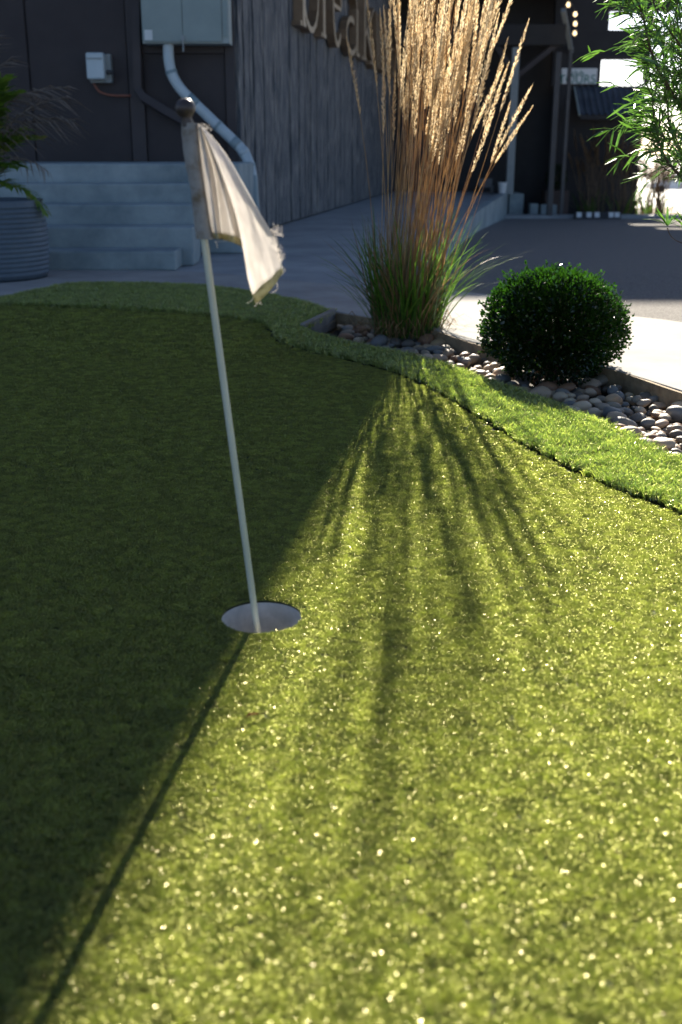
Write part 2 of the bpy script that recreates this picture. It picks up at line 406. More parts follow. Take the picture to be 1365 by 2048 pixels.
# walk (shaded concrete) from the strip to the porch
WK = gpts([(860,582),(872,540),(905,482),(931,453),(963,423)]) + [PY(1016,381,19.7).to_2d()]
WK = [tuple(p) for p in spline(WK, 4)]
far_y = WK[-1][1]
WC = Vector((-.86, 9.7)); WD = Vector((.16, 1)).normalized()       # corner and direction of the plank wall
def WP(s, z=0, off=0):                                              # point on the plank wall, off = metres out from it
    n_ = Vector((WD.y, -WD.x)); p_ = WC + WD*s + n_*off; return Vector((p_.x, p_.y, z))
walk_poly = [(x, at_x(PF, x)+.006) for x in np.linspace(-3.4, WK[0][0]-.01, 20)] + WK + [(WP(12.2).x+1.2, far_y+1.3), (WP(12.2).x-.3, far_y+1.3), tuple(WP(0).to_2d()+Vector((-.05,.0))), (-3.4, 9.7)]
sheet('walkway', walk_poly, 0.006, M['concrete_dark'], thick=.5, kind='structure')
b = MB()
kp = [Vector((*p, 0)) for p in WK]
for i in range(len(kp)-1):
    a, c = kp[i], kp[i+1]; dd = (c-a).normalized(); nn = Vector((dd.y, -dd.x, 0))
    b.quad(a+nn*.012+Vector((0,0,.035)), c+nn*.012+Vector((0,0,.035)), c-nn*.11+Vector((0,0,.035)), a-nn*.11+Vector((0,0,.035)))
    b.quad(a+nn*.012+Vector((0,0,-.6)), c+nn*.012+Vector((0,0,-.6)), c+nn*.012+Vector((0,0,.035)), a+nn*.012+Vector((0,0,.035)))
    b.quad(c-nn*.11+Vector((0,0,.0)), a-nn*.11+Vector((0,0,.0)), a-nn*.11+Vector((0,0,.035)), c-nn*.11+Vector((0,0,.035)))
b.build('kerb', M['step'], kind='structure')
# asphalt lot
def lot_left(y):
    if y < WK[0][1]: return WK[0][0]
    for i in range(1, len(WK)):
        if WK[i][1] >= y:
            t = (y-WK[i-1][1])/(WK[i][1]-WK[i-1][1]); return WK[i-1][0]+(WK[i][0]-WK[i-1][0])*t
    return WK[-1][0]-.5
b = MB(); xs = np.linspace(WK[0][0], 4.2, 24)
low = [(x, at_x(PF, x)+.006) for x in xs]
for i in range(23):
    (x0, y0), (x1, y1) = low[i], low[i+1]
    b.quad((x0, y0, -.004), (x1, y1, -.004), (x1, 7.0, -.004), (x0, 7.0, -.004))
ys = [7.0] + [p[1] for p in WK if p[1] > 7.0] + [far_y+1.0, 21, 24, 30, 45]
for i in range(len(ys)-1):
    y0, y1 = ys[i], ys[i+1]
    for (a0, a1, c0, c1) in ((lot_left(y0)-.02, 4.2, lot_left(y1)-.02, 4.2), (4.2, 12, 4.2, 12)):
        b.quad((a0, y0, zg(0,y0)-.004), (a1, y0, zg(0,y0)-.004), (c1, y1, zg(0,y1)-.004), (c0, y1, zg(0,y1)-.004))
b.quad((4.2, at_x(PF,4.2)+.006, -.004), (12, at_x(PF,4.2)+.006, -.004), (12, 7, -.004), (4.2, 7, -.004))
b.build('asphalt', M['asphalt'], kind='structure')
b = MB(); b.quad((5.6,26,zg(0,26)+.03),(60,26,zg(0,26)+.03),(60,110,zg(0,110)+.03),(5.6,110,zg(0,110)+.03)); b.quad((-400,110,zg(0,110)+.03),(400,110,zg(0,110)+.03),(400,900,zg(0,110)+.03),(-400,900,zg(0,110)+.03))
b.build('far_lot', M['pale_lot'], kind='structure')
# gutter strip of pale concrete in front of the shed
b = MB()
gz = lambda y: zg(0, y)+.03
p0 = PY(1000, 405, 18.9); 
b.box(2.35, 9.0, 18.95, 19.35, gz(19.1)-.2, gz(19.1)+.02)
b.build('gutter_kerb', M['concrete_dark'], kind='structure')

# ------------------------------------------------------------------ main building
bld = thing('tasting_barn', 'dark brown building with weathered plank side wall rising behind the steps', 'building', (WC.x, WC.y, 0))
H = 6.0
A = WP(0).to_2d(); B = WP(11.6).to_2d()
b = MB()
def prism(b, pts, z0, z1, mi=0):
    n = len(b.v); k = len(pts)
    for z in (z0, z1):
        for p_ in pts: b.v.append((p_[0], p_[1], z))
    b.f.append(tuple(range(n, n+k))[::-1]); b.f.append(tuple(range(n+k, n+2*k))); b.m += [mi, mi]
    for i in range(k):
        j = (i+1) % k; b.f.append((n+i, n+j, n+k+j, n+k+i)); b.m.append(mi)
Ai = WP(.0, 0, -.03); Bi = WP(11.6, 0, -.03)
prism(b, [(-14, 9.7), (Ai.x, 9.7), (Bi.x, Bi.y), (-14, Bi.y)], -.5, H-.2)
b.build('wall', M['dark_wall'], bld)
# front panels with narrow open seams
xs = [-3.05, -2.62, -1.78+.0]
seams = [PY(x, 200, 9.7).x for x in (-160, 66, 262)]
for a, c in zip(seams[:-1], seams[1:]):
    b = MB(); b.box(a+.008, c-.008, 9.675, 9.697, .62, H-.3); b.build('panel', M['dark_wall'], bld, bevel=.003)
x0, x1 = PY(292, 200, 9.7).x, WP(0).x-.09
b = MB(); b.box(x0, x1, 9.675, 9.697, .62, PY(350, 108, 9.68).z); b.build('panel', M['dark_wall'], bld, bevel=.003)
b = MB(); b.box(PY(262, 200, 9.7).x+.002, x0-.004, 9.65, 9.697, .62, H-.3); b.build('trim_board', M['dark_trim'], bld, bevel=.003)
b = MB(); b.box(WP(0).x-.085, WP(0).x-.008, 9.65, 9.697, .3, H-.3); b.build('trim_board', M['dark_trim'], bld, bevel=.003)
b = MB(); b.box(x0, x1, 9.66, 9.697, PY(350, 108, 9.68).z+.003, H-.3); b.build('mounting_board', M['dark_trim'], bld, bevel=.003)
# plank cladding, each plank its own board
s_ = 0.0; k = 0
while s_ < 11.6:
    wd = rnd.choice([.09, .12, .12, .15, .18]); off = rnd.uniform(.006, .028)
    o_ = [WP(s_+.003, 0, -.03), WP(s_+wd-.003, 0, -.03), WP(s_+wd-.003, 0, off), WP(s_+.003, 0, off)]
    b = MB(); prism(b, [p.to_2d() for p in (o_[0], o_[3], o_[2], o_[1])][::-1], .02+rnd.uniform(0,.012), H-.25)
    # shift noise per plank by moving the mesh origin
    o = b.build('plank', M['plank'], bld)
    o.data.transform(Matrix.Translation((0, 0, -k*1.7))); o.location = (0, 0, k*1.7)
    s_ += wd; k += 1
# broad eave: casts the long edge of shade over the green
b = MB()
e = [WP(-.6, 0, 1.185), WP(11.6, 0, 1.185)]
prism(b, [(-15, e[0].y), (e[0].x, e[0].y), (e[1].x, e[1].y), (-15, e[1].y)], H-.2, H)
b.build('roof', M['roof'], bld)

# raised sign letters
LT = [[]]
def stroke(b, pts, w0, w1, d0, d1):
    """flat bar of width w along pts (s,z) standing off the wall between d0 and d1"""
    P = [Vector(p) for p in pts]
    Lh, Rh = [], []
    for i, p in enumerate(P):
        t_ = (P[min(i+1, len(P)-1)]-P[max(i-1, 0)]).normalized(); nn = Vector((-t_.y, t_.x))
        w_ = (w0 + (w1-w0)*i/max(1, len(P)-1))/2
        # strokes running along the wall are drawn thinner than uprights
        Lh.append(p+nn*w_); Rh.append(p-nn*w_)
    for i in range(len(P)-1):
        q = [Lh[i], Lh[i+1], Rh[i+1], Rh[i]]
        F = [WP(v.x, v.y, d1) for v in q]; K = [WP(v.x, v.y, d0) for v in q]
        b.quad(F[0], F[1], F[2], F[3], 1)
        b.quad(K[0], K[1], F[1], F[0], 0); b.quad(F[3], F[2], K[2], K[3], 0)
        if i == 0: b.quad(K[3], K[0], F[0], F[3], 0)
        if i == len(P)-2: b.quad(K[1], K[2], F[2], F[1], 0)
def arc(cx, cz, rx, rz, a0, a1, n=12):
    return [(cx+rx*math.cos(R(a0+(a1-a0)*i/n)), cz+rz*math.sin(R(a0+(a1-a0)*i/n))) for i in range(n+1)]
XH, AH, BASEZ = .74, 1.16, 1.90
def glyph(ch, x, w_):
    T, S = .13, .045        # stem and hairline
    o = []
    if ch == 'b': o = [([(x+.1*w_, 0), (x+.1*w_, AH)], T, T), (arc(x+.52*w_, XH/2, .42*w_, XH/2, 150, -150), .06, .06), ([(x-.05*w_, .02), (x+.25*w_, .02)], S, S)]
    if ch == 'r': o = [([(x+.25*w_, 0), (x+.25*w_, XH)], T, T), (arc(x+.6*w_, XH*.7, .35*w_, XH*.28, 180, 30, 8), .05, .12), ([(x, .02), (x+.6*w_, .02)], S, S)]
    if ch == 'e': o = [(arc(x+.5*w_, XH/2, .42*w_, XH/2, 10, 320, 16), .07, .07), ([(x+.1*w_, XH*.55), (x+.9*w_, XH*.55)], S, S)]
    if ch == 'a': o = [([(x+.75*w_, .0), (x+.75*w_, XH*.75)], T, T), (arc(x+.45*w_, XH*.75, .3*w_, XH*.25, 0, 160, 8), .06, .06), (arc(x+.42*w_, XH*.27, .32*w_, XH*.27, 60, 330, 12), .07, .07), ([(x+.7*w_, .02), (x+1.0*w_, .02)], S, S)]
    if ch == 'k': o = [([(x+.15*w_, 0), (x+.15*w_, AH)], T, T), ([(x+.85*w_, XH), (x+.2*w_, XH*.42)], S, S), ([(x+.35*w_, XH*.55), (x+.9*w_, 0)], .12, .12), ([(x, .02), (x+.35*w_, .02)], S, S), ([(x+.7*w_, .02), (x+1.0*w_, .02)], S, S)]
    if ch == 'w': o = [([(x, XH), (x+.25*w_, 0)], .1, .1), ([(x+.25*w_, 0), (x+.5*w_, XH)], S, S), ([(x+.5*w_, XH), (x+.75*w_, 0)], .1, .1), ([(x+.75*w_, 0), (x+w_, XH)], S, S)]
    if ch == 't': o = [([(x+.4*w_, .0), (x+.4*w_, XH*1.3)], T, T), ([(x+.1*w_, XH), (x+.9*w_, XH)], S, S), ([(x+.35*w_, .02), (x+.8*w_, .03)], S, S)]
    return o
def s_of(px, z):      # where the sight line through column px meets the wall at height z
    lo, hi = 0, 14
    for _ in range(40):
        mid = (lo+hi)/2; p = WP(mid, z, .05); q = p-CAM
        xx = 682.5 + FPX*q.dot(_r)/q.dot(_f)
        if xx < px: lo = mid
        else: hi = mid
    return lo
sign = thing('sign_lettering', 'bronze raised serif lettering reading breakwater, mounted high on the plank wall', 'sign', WP(2.5, BASEZ, .05))
bounds = [('b', 587, 628), ('r', 629, 649), ('e', 651, 674), ('a', 678, 712), ('k', 714, 742)]
last = 0
for ch, pa, pb in bounds:
    sa, sb_ = s_of(pa, BASEZ+.3), s_of(pb, BASEZ+.3); last = sb_
    b = MB()
    for n_, (pts, w0, w1) in enumerate(glyph(ch, sa+.05, sb_-sa-.12)):
        stroke(b, [(p[0], p[1]+BASEZ) for p in pts], w0, w1, .03, .13-.004*n_)
    b.build('letter', [M['brass'], M['brass_face']], sign)
for ch, w_ in (('w', .75), ('a', .55), ('t', .4), ('e', .5), ('r', .4)):
    b = MB()
    for n_, (pts, w0, w1) in enumerate(glyph(ch, last+.05, w_)):
        stroke(b, [(p[0], p[1]+BASEZ) for p in pts], w0*.7, w1*.7, .03, .13-.004*n_)
    if last+w_ < 11.2: b.build('letter', [M['brass'], M['brass_face']], sign)
    last += w_+.08

# ------------------------------------------------------------------ things fixed to the front wall
YW = 9.65
def wx(px, py=200): return PY(px, py, YW-.2).x
# electrical cabinet
c0, c1, cz = PY(284, 60, 9.42).x, PY(459, 60, 9.42).x, PY(350, 87, 9.42).z
cab = thing('electrical_cabinet', 'pale grey two-door electrical cabinet mounted on the dark wall above the steps', 'electrical box', ((c0+c1)/2, 9.5, cz))
b = MB(); b.box(c0, c1, 9.43, 9.655, cz, cz+1.25); b.build('housing', M['cabinet_side'], cab, bevel=.006)
cm = PY(366, 60, 9.42).x; cr = PY(444, 60, 9.42).x
for a, c in ((c0+.006, cm-.002), (cm+.002, cr)):
    b = MB(); b.box(a, c, 9.412, 9.4285, cz+.012, cz+1.23); b.build('door', M['cabinet'], cab, bevel=.004)
b = MB(); b.box(cm-.014, cm+.014, 9.395, 9.411, cz+.02, cz+.06); b.tube([(cm, 9.40, cz+.02), (cm, 9.398, cz-.06)], .006, 6); b.build('latch', M['post'], cab)
sx = PY(297, 72, 9.41); b = MB(); b.box(sx.x-.03, sx.x+.033, 9.4095, 9.4115, sx.z-.03, sx.z+.045); b.build('sticker', M['sticker'], cab)
b = MB()
b.box(cr+.012, cr+.045, 9.418, 9.4285, cz+.05, cz+1.15)
b.build('hinge_plate', M['cabinet'], cab)
# conduit
cp = [(337,86),(338,118),(345,150),(362,178),(388,205),(418,234),(447,262),(470,284),(488,304),(499,328),(504,352),(507,395),(512,468)]
cond = [PY(x, y, 9.50 if i < 8 else 9.50-.02*(i-7)) for i, (x, y) in enumerate(cp)]
cond[-1] = Vector((cond[-1].x, cond[-1].y, .01))
cs = spline(cond, 5)
pp = thing('conduit_pipe', 'pale blue-grey plastic pipe bending down from the electrical cabinet to the ground', 'pipe', cond[-1])
b = MB(); b.tube(cs, .043, 16); b.build('pipe', M['pvc'], pp, smooth=True)
def collar(i, j, m_, r_=.048):
    b = MB(); b.tube(cs[i:j], r_, 16); return b.build('coupling', m_, pp, smooth=True)
collar(18, 22, M['pvc_dark'], .046); collar(34, 38, M['pvc_dark'], .0455); collar(39, 42, M['pvc'], .047); collar(50, 60, M['pvc_dark'], .046)
for i_ in (9, 28, 46):
    t_ = (cs[i_+1]-cs[i_]).normalized(); b = MB(); b.tube([cs[i_]-t_*.012, cs[i_]+t_*.012], .0475, 16)
    pr_ = Vector((t_.z, 0, -t_.x)).normalized(); c_ = cs[i_]
    b.build('strap', M['pvc_dark'], pp)
# weatherproof socket box
q0, q1 = PY(172, 106, 9.5), PY(219, 164, 9.5)
jb = thing('outlet_box', 'small pale grey weatherproof outlet box on the dark wall left of the electrical cabinet', 'electrical box', ((q0.x+q1.x)/2, 9.6, q1.z))
b = MB(); b.box(q0.x, q1.x, 9.6, 9.675, q1.z, q0.z); b.build('back_box', M['post'], jb, bevel=.006)
b = MB(); b.box(q0.x-.006, q1.x-.035, 9.5, 9.599, q1.z+.02, q0.z+.006); b.build('lid', M['pvc'], jb, bevel=.015)
b = MB(); b.box(q0.x+.0, q1.x-.045, 9.494, 9.499, q0.z-.045, q0.z-.035); b.build('lid_ridge', M['post'], jb)
b = MB(); b.tube([(q1.x-.03, 9.57, (q0.z+q1.z)/2-.03), (q1.x+.025, 9.56, (q0.z+q1.z)/2-.03)], .016, 8); b.build('hinge_pin', M['post_dark'], jb)
cb = spline([PY(188, 167, 9.62), PY(198, 182, 9.61), PY(212, 188, 9.61), PY(230, 191, 9.62), PY(262, 191, 9.63)], 5)
b = MB(); b.tube(cb, .009, 6); tag(b.build('wall_cable', M['cable'], smooth=True), 'thin rust-coloured cable running right from under the outlet box', 'cable')
# dark downspout
dp = [PY(272, -40, 9.6), PY(273, 60, 9.6), PY(277, 178, 9.6), PY(288, 196, 9.58), PY(330, 222, 9.56), PY(368, 243, 9.56), PY(400, 262, 9.56), PY(420, 300, 9.56)]
dp.append(Vector((dp[-1].x+.01, 9.56, .66)))
b = MB(); b.tube(dp, .045, 4); tag(b.build('downspout', M['dark_trim']), 'dark brown square downspout kinking right behind the flagstick top', 'downspout')

# ------------------------------------------------------------------ concrete steps
st = thing('concrete_steps', 'five broad blue-grey concrete steps leading up to the dark wall', 'steps', (-2.2, 7.0, 0))
RISE = .126; sy = 6.98; TR = .30
rx = [PY(352, 520, sy).x, PY(386, 470, sy+TR).x, PY(388, 430, sy+2*TR).x, PY(390, 380, sy+3*TR).x]
for i in range(4):
    b = MB(); y0 = sy+i*TR
    b.box(-3.9, rx[i], y0, y0+TR+(.0 if i < 3 else .0), .008 if i == 0 else .008, RISE*(i+1))
    # slight nosing
    o = b.build('step', M['step'], st, bevel=.012)
b = MB(); b.box(-3.9, PY(481, 340, sy+4*TR).x, sy+4*TR, 9.64, .008, RISE*5); b.build('landing', M['step'], st, bevel=.012)

# rust line (old cable) on the walk beside the steps
b = MB(); p_ = [G(x, y, .012) for x, y in ((405,508),(430,500),(455,492),(480,487),(500,480))]
b.tube(spline(p_, 3), .006, 5); tag(b.build('ground_cable', M['cable'], smooth=True), 'rusty red cable lying on the walkway at the foot of the steps', 'cable')

# ------------------------------------------------------------------ planter and palm
PLY = 6.55; PLX = PY(-16, 560, PLY).x; PR = .335; PZ = PY(0, 404, PLY).z
b = MB(); prof = [(0.01, .02), (PR*.93, .02), (PR*.95, 0.0)]
nr = 15
for k in range(nr):
    z0 = .02+(PZ-.04)*k/nr; dz_ = (PZ-.04)/nr; bulge = 1 - .0*(k/nr-.5)**2
    rr_ = PR*(.955+.045*math.sin(math.pi*min(1, k/nr*1.1)))
    for t_ in (0, .2, .4, .6, .8): prof.append((rr_+.011*math.sin(math.pi*t_), z0+dz_*t_))
prof += [(PR*.97, PZ-.02), (PR*.985, PZ), (PR*.93, PZ), (PR*.92, PZ-.07), (0.01, PZ-.07)]
b.lathe(prof, 64, (PLX, PLY, .014))
tag(b.build('planter', M['planter'], smooth=True), 'large round blue-grey planter with horizontal ribs at the foot of the steps', 'planter')
b = MB(); p0 = G(-60, 600), G(0, 598), G(160, 569), G(100, 560), G(-60, 560)
prism(b, [(p.x, p.y) for p in p0], -.1, .0145); b.build('planter_pad', M['concrete'], kind='structure')

def ribbon(b, pts, widths, nrm=None, mi=0, fold=0):
    P = [Vector(p) for p in pts]; n0 = len(b.v)
    for i, p in enumerate(P):
        t_ = (P[min(i+1, len(P)-1)]-P[max(i-1, 0)]).normalized()
        side = t_.cross(nrm if nrm is not None else Vector((0,0,1)))
        side = side.normalized() if side.length > 1e-5 else Vector((1,0,0))
        w_ = widths[i]/2
        b.v.append(tuple(p-side*w_)); b.v.append(tuple(p+side*w_))
    for i in range(len(P)-1):
        a = n0+2*i; b.f.append((a, a+1, a+3, a+2)); b.m.append(mi)
def frond_mesh(name, length, droop, leaflets, leaf_l, m_, dense=1.0, seed=0, curl=0.5, wl=.016):
    """pinnate frond growing along +X and up, drooping at the tip"""
    r_ = random.Random(seed); b = MB(); n = 14; P = []
    for i in range(n+1):
        t_ = i/n; P.append(Vector((length*(t_*.8), 0, length*(.75*t_ - droop*t_*t_))))
    b.tube(P, [.007*(1-.8*i/n)+.001 for i in range(n+1)], 4)
    for k in range(leaflets):
        t_ = .18+.82*k/leaflets; i = min(n-1, int(t_*n)); f_ = t_*n-i; p = P[i].lerp(P[i+1], f_); tan = (P[i+1]-P[i]).normalized()
        for sd in (-1, 1):
            ll = leaf_l*(.45+.75*math.sin(math.pi*min(1, t_*.9+.1)))*r_.uniform(.8, 1.15)
            d_ = (tan*.8+Vector((0, sd, 0))*.75+Vector((0, 0, .25-curl*r_.random()))).normalized()
            pts = [p, p+d_*ll*.5, p+d_*ll+Vector((0, 0, -curl*ll*.6*r_.uniform(.5, 1.4)))]
            ribbon(b, pts, [.005, wl*(leaf_l/.2), .001], nrm=Vector((0,0,1)))
    return b.mesh(name, m_)
base = Vector((PLX+.02, PLY, PZ-.05))
palm = thing('palm', 'potted palm with green fronds and dry drooping ones in the round planter', 'palm', base)
b = MB(); b.tube([base, base+Vector((.0,0,.14)), base+Vector((.01,0,.3))], [.06,.05,.03], 10); b.build('trunk', M['twig'], palm)
fg = [frond_mesh('frond', .55+.1*k, .55+.12*k, 30, .17, M['palm_leaf'], seed=k, curl=.35, wl=.034) for k in range(3)]
fd = [frond_mesh('dry_frond', .62+.1*k, .62+.10*k, 20, .15, M['palm_dead'], seed=20+k, curl=.9, wl=.011) for k in range(3)]
def put_frond(me, az, tilt, sc_, nm, z=.22, roll=0):
    o = linkmesh(nm, me, (0, 0, z), palm); o.rotation_euler = (R(roll), R(tilt), R(az)); o.scale = (sc_,)*3
    return o
for i, (az, ti, s_c, z) in enumerate([(-25,-55,.8,.2),(-60,-62,.9,.2),(5,-74,.8,.2),(-12,-60,.95,.12),(12,-66,.9,.18),(-30,-72,1.0,.15),(-15,-42,.7,.1),(-40,-20,.72,.08),(15,-45,.75,.1),(-20,-35,.8,.12),(50,-40,.8,.15),(100,-35,.9,.2),(150,-30,.9,.2),(200,-20,.9,.2),(250,-25,.8,.2),(300,-45,.7,.12),(-45,-10,.62,.05),(-8,15,.62,.1),(30,-60,.8,.2),(-70,-50,.75,.18),(340,-62,.85,.2)]):
    put_frond(fg[i % 3], az, ti, s_c, 'frond', z)
for i, (az, ti, s_c, z) in enumerate([(-6,-34,1.42,.12),(-14,-30,1.2,.12),(12,-48,1.05,.2),(25,-60,1.1,.3),(10,-76,1.05,.35),(60,-40,.9,.3),(-8,10,.75,.22)]):
    put_frond(fd[i % 3], az, ti, s_c, 'dry_frond', z)

# ------------------------------------------------------------------ porch, shed and what stands there
porch = thing('porch', 'dark porch with pale corner post and braced beams beyond the tall grass', 'porch', (2.9, 18.8, 0))
pc = G(1018, 383); 
def post(px0, py0, px1, py1, y, w_, m_, nm, z0=None, parent=porch):
    a = PY(px0, py0, y); c = PY(px1, py1, y); x = (a.x+c.x)/2
    b = MB(); b.box(x-w_/2, x+w_/2, y-w_/2, y+w_/2, z0 if z0 is not None else a.z, c.z); return b.build(nm, m_, parent, bevel=.006)
yP = 19.6
post(1017, 381, 1034, 95, yP, .125, M['post'], 'post', .006)
pb = PY(1000, 92, yP).z
b = MB(); b.box(.9, PY(1132, 30, yP).x, yP-.12, yP+.12, pb+.002, pb+.32); b.build('beam', M['shed_grey'], porch, bevel=.01)
b = MB(); b.tube([PY(1036, 150, yP), PY(1126, 78, yP)], .06, 4); b.build('brace', M['dark_trim'], porch)
b = MB(); b.tube([PY(1032, 150, yP), PY(985, 78, yP)], .06, 4); b.build('brace', M['dark_trim'], porch)
post(1098, 416, 1119, 105, 19.0, .09, M['post_dark'], 'post', zg(0,19)-.02)
post(1123, 416, 1142, 100, 19.3, .06, M['post_dark'], 'post', zg(0,19.3)-.02)
b = MB(); x0, x1 = .8, PY(1120, 300, 20.5).x
b.box(x0, x1, 20.9, 21.1, -.6, 7.85); b.build('back_wall', M['shed_grey'], porch)  # unseen upper part added so the wall's shade covers the walkway
z_e = PY(1130, 20, yP).z
b = MB(); b.box(.8, PY(1136, 30, yP).x+.25, yP-.5, 20.9, z_e+.35, z_e+.5); b.build('roof', M['roof'], porch)
# end board of the eave: pale metal edge, sloping away
b = MB(); a, c = PY(1127, 20, yP-.3), PY(1143, 102, yP+.6)
b.tube([a, c], .05, 4); b.build('eave_flashing', M['post'], porch)
# blocks at the end of the kerb
b = MB(); a = PY(1018, 387, far_y+.1); c = PY(1046, 405, far_y+.1); b.box(a.x, c.x, far_y+.02, far_y+1.2, -.6, a.z); b.build('end_block', M['step'], bpy.data.objects['kerb'], bevel=.01)
for (x0_, x1_, yt) in ((1066, 1082, 409), (1088, 1120, 411)):
    b = MB(); a = PY(x0_, yt, 19.15); c = PY(x1_, yt, 19.15); b.box(a.x, c.x, 19.38, 19.6, -.6, a.z); b.build('end_block', M['step'], bpy.data.objects['kerb'], bevel=.01)

shed = thing('black_shed', 'black shed with corrugated awning and open upper frame at the back of the lot', 'shed', (4.0, 20.2, zg(0, 20.2)))
YS = 20.3
def X(px): return PY(px, 230, YS).x
def Z(py): return PY(1200, py, YS).z
b = MB(); b.box(X(1118), X(1286), YS, YS+3, -.6, Z(172)); b.build('wall', M['shed_black'], shed)
tw = .14
def bar(x0, x1, z0, z1, nm='wall_panel'):
    b = MB(); b.box(x0, x1, YS, YS+tw, z0, z1); b.build(nm, M['shed_black'], shed)
zt = 7.55  # wall top carried above the view so its shade reaches the paving
bar(X(1100), X(1196), Z(172)+.002, Z(60))
bar(X(1196)+.001, X(1292), Z(119), Z(60))
bar(X(1100), X(1206), Z(60)+.001, Z(22))
bar(X(1286), X(1292), Z(172), Z(119)-.001, 'frame_post'); bar(X(1286), X(1292), Z(60)+.001, Z(22), 'frame_post')
bar(X(1100), X(1330), Z(22)+.001, zt)
b = MB(); b.box(X(1100)-.2, X(1330)+.1, YS-.1, YS+.4, zt+.002, zt+.12); b.build('cap_flashing', M['roof'], shed)
# horizontal band
b = MB(); b.box(X(1140), X(1290), YS-.04, YS-.002, Z(118), Z(110)); b.build('ledge', M['shed_grey'], shed)
# corrugated awning
b = MB(); n = 66; x0, x1 = X(1148), X(1281)
top, bot = Z(174), PY(1200, 230, YS-.55).z
for k in range(n):
    xa, xb = x0+(x1-x0)*k/n, x0+(x1-x0)*(k+1)/n
    ha, hb = [(.028 if (q % 6) in (0, 1) else 0) for q in (k, k+1)]
    b.quad((xa, YS-.56, bot+ha), (xb, YS-.56, bot+hb), (xb, YS-.003, top+hb), (xa, YS-.003, top+ha))
b.build('awning_sheet', M['tin'], shed)
b = MB(); b.box(x0, x1, YS-.56, YS-.53, bot-.07, bot-.003); b.build('awning_rail', M['shed_black'], shed)
b = MB(); b.tube([(x0-.02, YS-.003, top), (x0-.02, YS-.58, bot)], .02, 6); b.build('awning_end', M['cabinet_side'], shed)

# sign
sg = thing('tours_sign', 'white sign with green lettering hung on the black shed above the awning', 'sign', (X(1164), YS, Z(168)))
b = MB(); b.box(X(1118), X(1188), YS-.05, YS-.02, Z(168), Z(137)); b.build('board', M['white'], sg)
def txt(body, size, loc, m_, parent, nm='lettering'):
    cu = bpy.data.curves.new(nm, 'FONT'); cu.body = body; cu.size = size; cu.extrude = .003; cu.align_x = 'RIGHT'; cu.materials.append(m_)
    to = bpy.data.objects.new(nm, cu); COL.objects.link(to); bpy.context.view_layer.update()
    me = bpy.data.meshes.new_from_object(to.evaluated_get(bpy.context.evaluated_depsgraph_get())); bpy.data.objects.remove(to); bpy.data.curves.remove(cu)
    if not me.materials: me.materials.append(m_)
    o = bpy.data.objects.new(nm, me); COL.objects.link(o); o.parent = parent
    o.matrix_parent_inverse = Matrix.Translation(-Vector(world_loc(parent)))
    o.location = loc; o.rotation_euler = (R(90), 0, 0); return o
txt('club', .13, (X(1162), YS-.055, Z(152)), M['green_ink'], sg)
txt('TOURS', .2, (X(1186), YS-.055, Z(167)), M['green_ink'], sg)

# string lights
emit = bpy.data.materials.new('bulb_glow'); emit.use_nodes = True
e_ = emit.node_tree.nodes['Principled BSDF']; e_.inputs['Base Color'].default_value = (.9,.8,.6,1); e_.inputs['Emission Color'].default_value = (1,.72,.38,1); e_.inputs['Emission Strength'].default_value = .8
sl = thing('string_lights', 'string of small round warm bulbs hanging under the porch eave', 'string lights', PY(1148, 10, 18.6))
pts = [PY(x, y, 18.5+.2*k) for k, (x, y) in enumerate([(1128,-8),(1140,2),(1150,20),(1151,40),(1150,58),(1152,78)])]
b = MB(); b.tube(spline(pts, 3), .006, 5); b.build('wire', M['rubber'], sl)
for k, (x, y) in enumerate([(1137,10),(1151,29),(1151,48),(1150,67)]):
    c = PY(x, y, 18.6+.2*k); b = MB(); b.lathe([(0.001,-.032),(.02,-.026),(.032,0),(.024,.022),(.012,.04),(.001,.045)], 12, c); b.build('bulb', emit, sl, smooth=True)

# bucket and chair on the porch
c = PY(1005, 381, yP-.4); c.z = .006
b = MB(); b.lathe([(0.001,.0),(.055,0),(.075,.19),(.082,.19),(.082,.205),(.07,.205),(.06,.02),(.001,.02)], 20, c)
tag(b.build('bucket', M['white'], smooth=False), 'small white bucket standing by the pale porch post', 'bucket')
ch = thing('porch_chair', 'low dark wooden chair on the porch left of the white bucket', 'chair', (PY(972, 381, yP-.2).x, yP-.2, .006))
cc = ch.location; M['chair'] = mat('grey_wood', (.10,.10,.10), (.14,.14,.14), .8, 10)
def cbox(nm, x0, x1, y0, y1, z0, z1):
    b = MB(); b.box(cc.x+x0, cc.x+x1, cc.y+y0, cc.y+y1, cc.z+z0, cc.z+z1); b.build(nm, M['chair'], ch)
for sx_ in (-.11, .09):
    for sy_ in (-.1, .1): cbox('leg', sx_, sx_+.02, sy_, sy_+.02, 0, .119)
cbox('seat', -.12, .12, -.11, .13, .12, .14); cbox('backrest', -.12, .12, .12, .14, .141, .26)
# clipped plant in a box behind the thin posts
tp = PY(1110, 405, 19.8); tp.z = zg(0, 19.8)
bx_ = thing('topiary_planter', 'square brown planter box behind the two thin porch posts', 'planter', tp)
b = MB(); b.box(tp.x-.2, tp.x+.2, tp.y-.2, tp.y+.2, tp.z, tp.z+.45); b.build('box', M['wood_box'], bx_)
tpl = thing('topiary', 'dark clipped shrub growing from the brown box behind the porch posts', 'shrub', tp+Vector((0,0,.45)))
b = MB(); r_ = random.Random(3)
for k in range(900):
    v = Vector((r_.gauss(0,1), r_.gauss(0,1), r_.gauss(0,1))).normalized()*r_.uniform(.6,1)
    c = tp+Vector((v.x*.19, v.y*.19, .66+v.z*.24)); n_ = Vector((r_.gauss(0,1), r_.gauss(0,1), r_.gauss(0,1))).normalized()*.02; t2 = n_.orthogonal().normalized()*.012
    b.quad(c-n_, c+t2, c+n_, c-t2)
b.build('foliage', M['box_leaf'], tpl, kind='stuff')
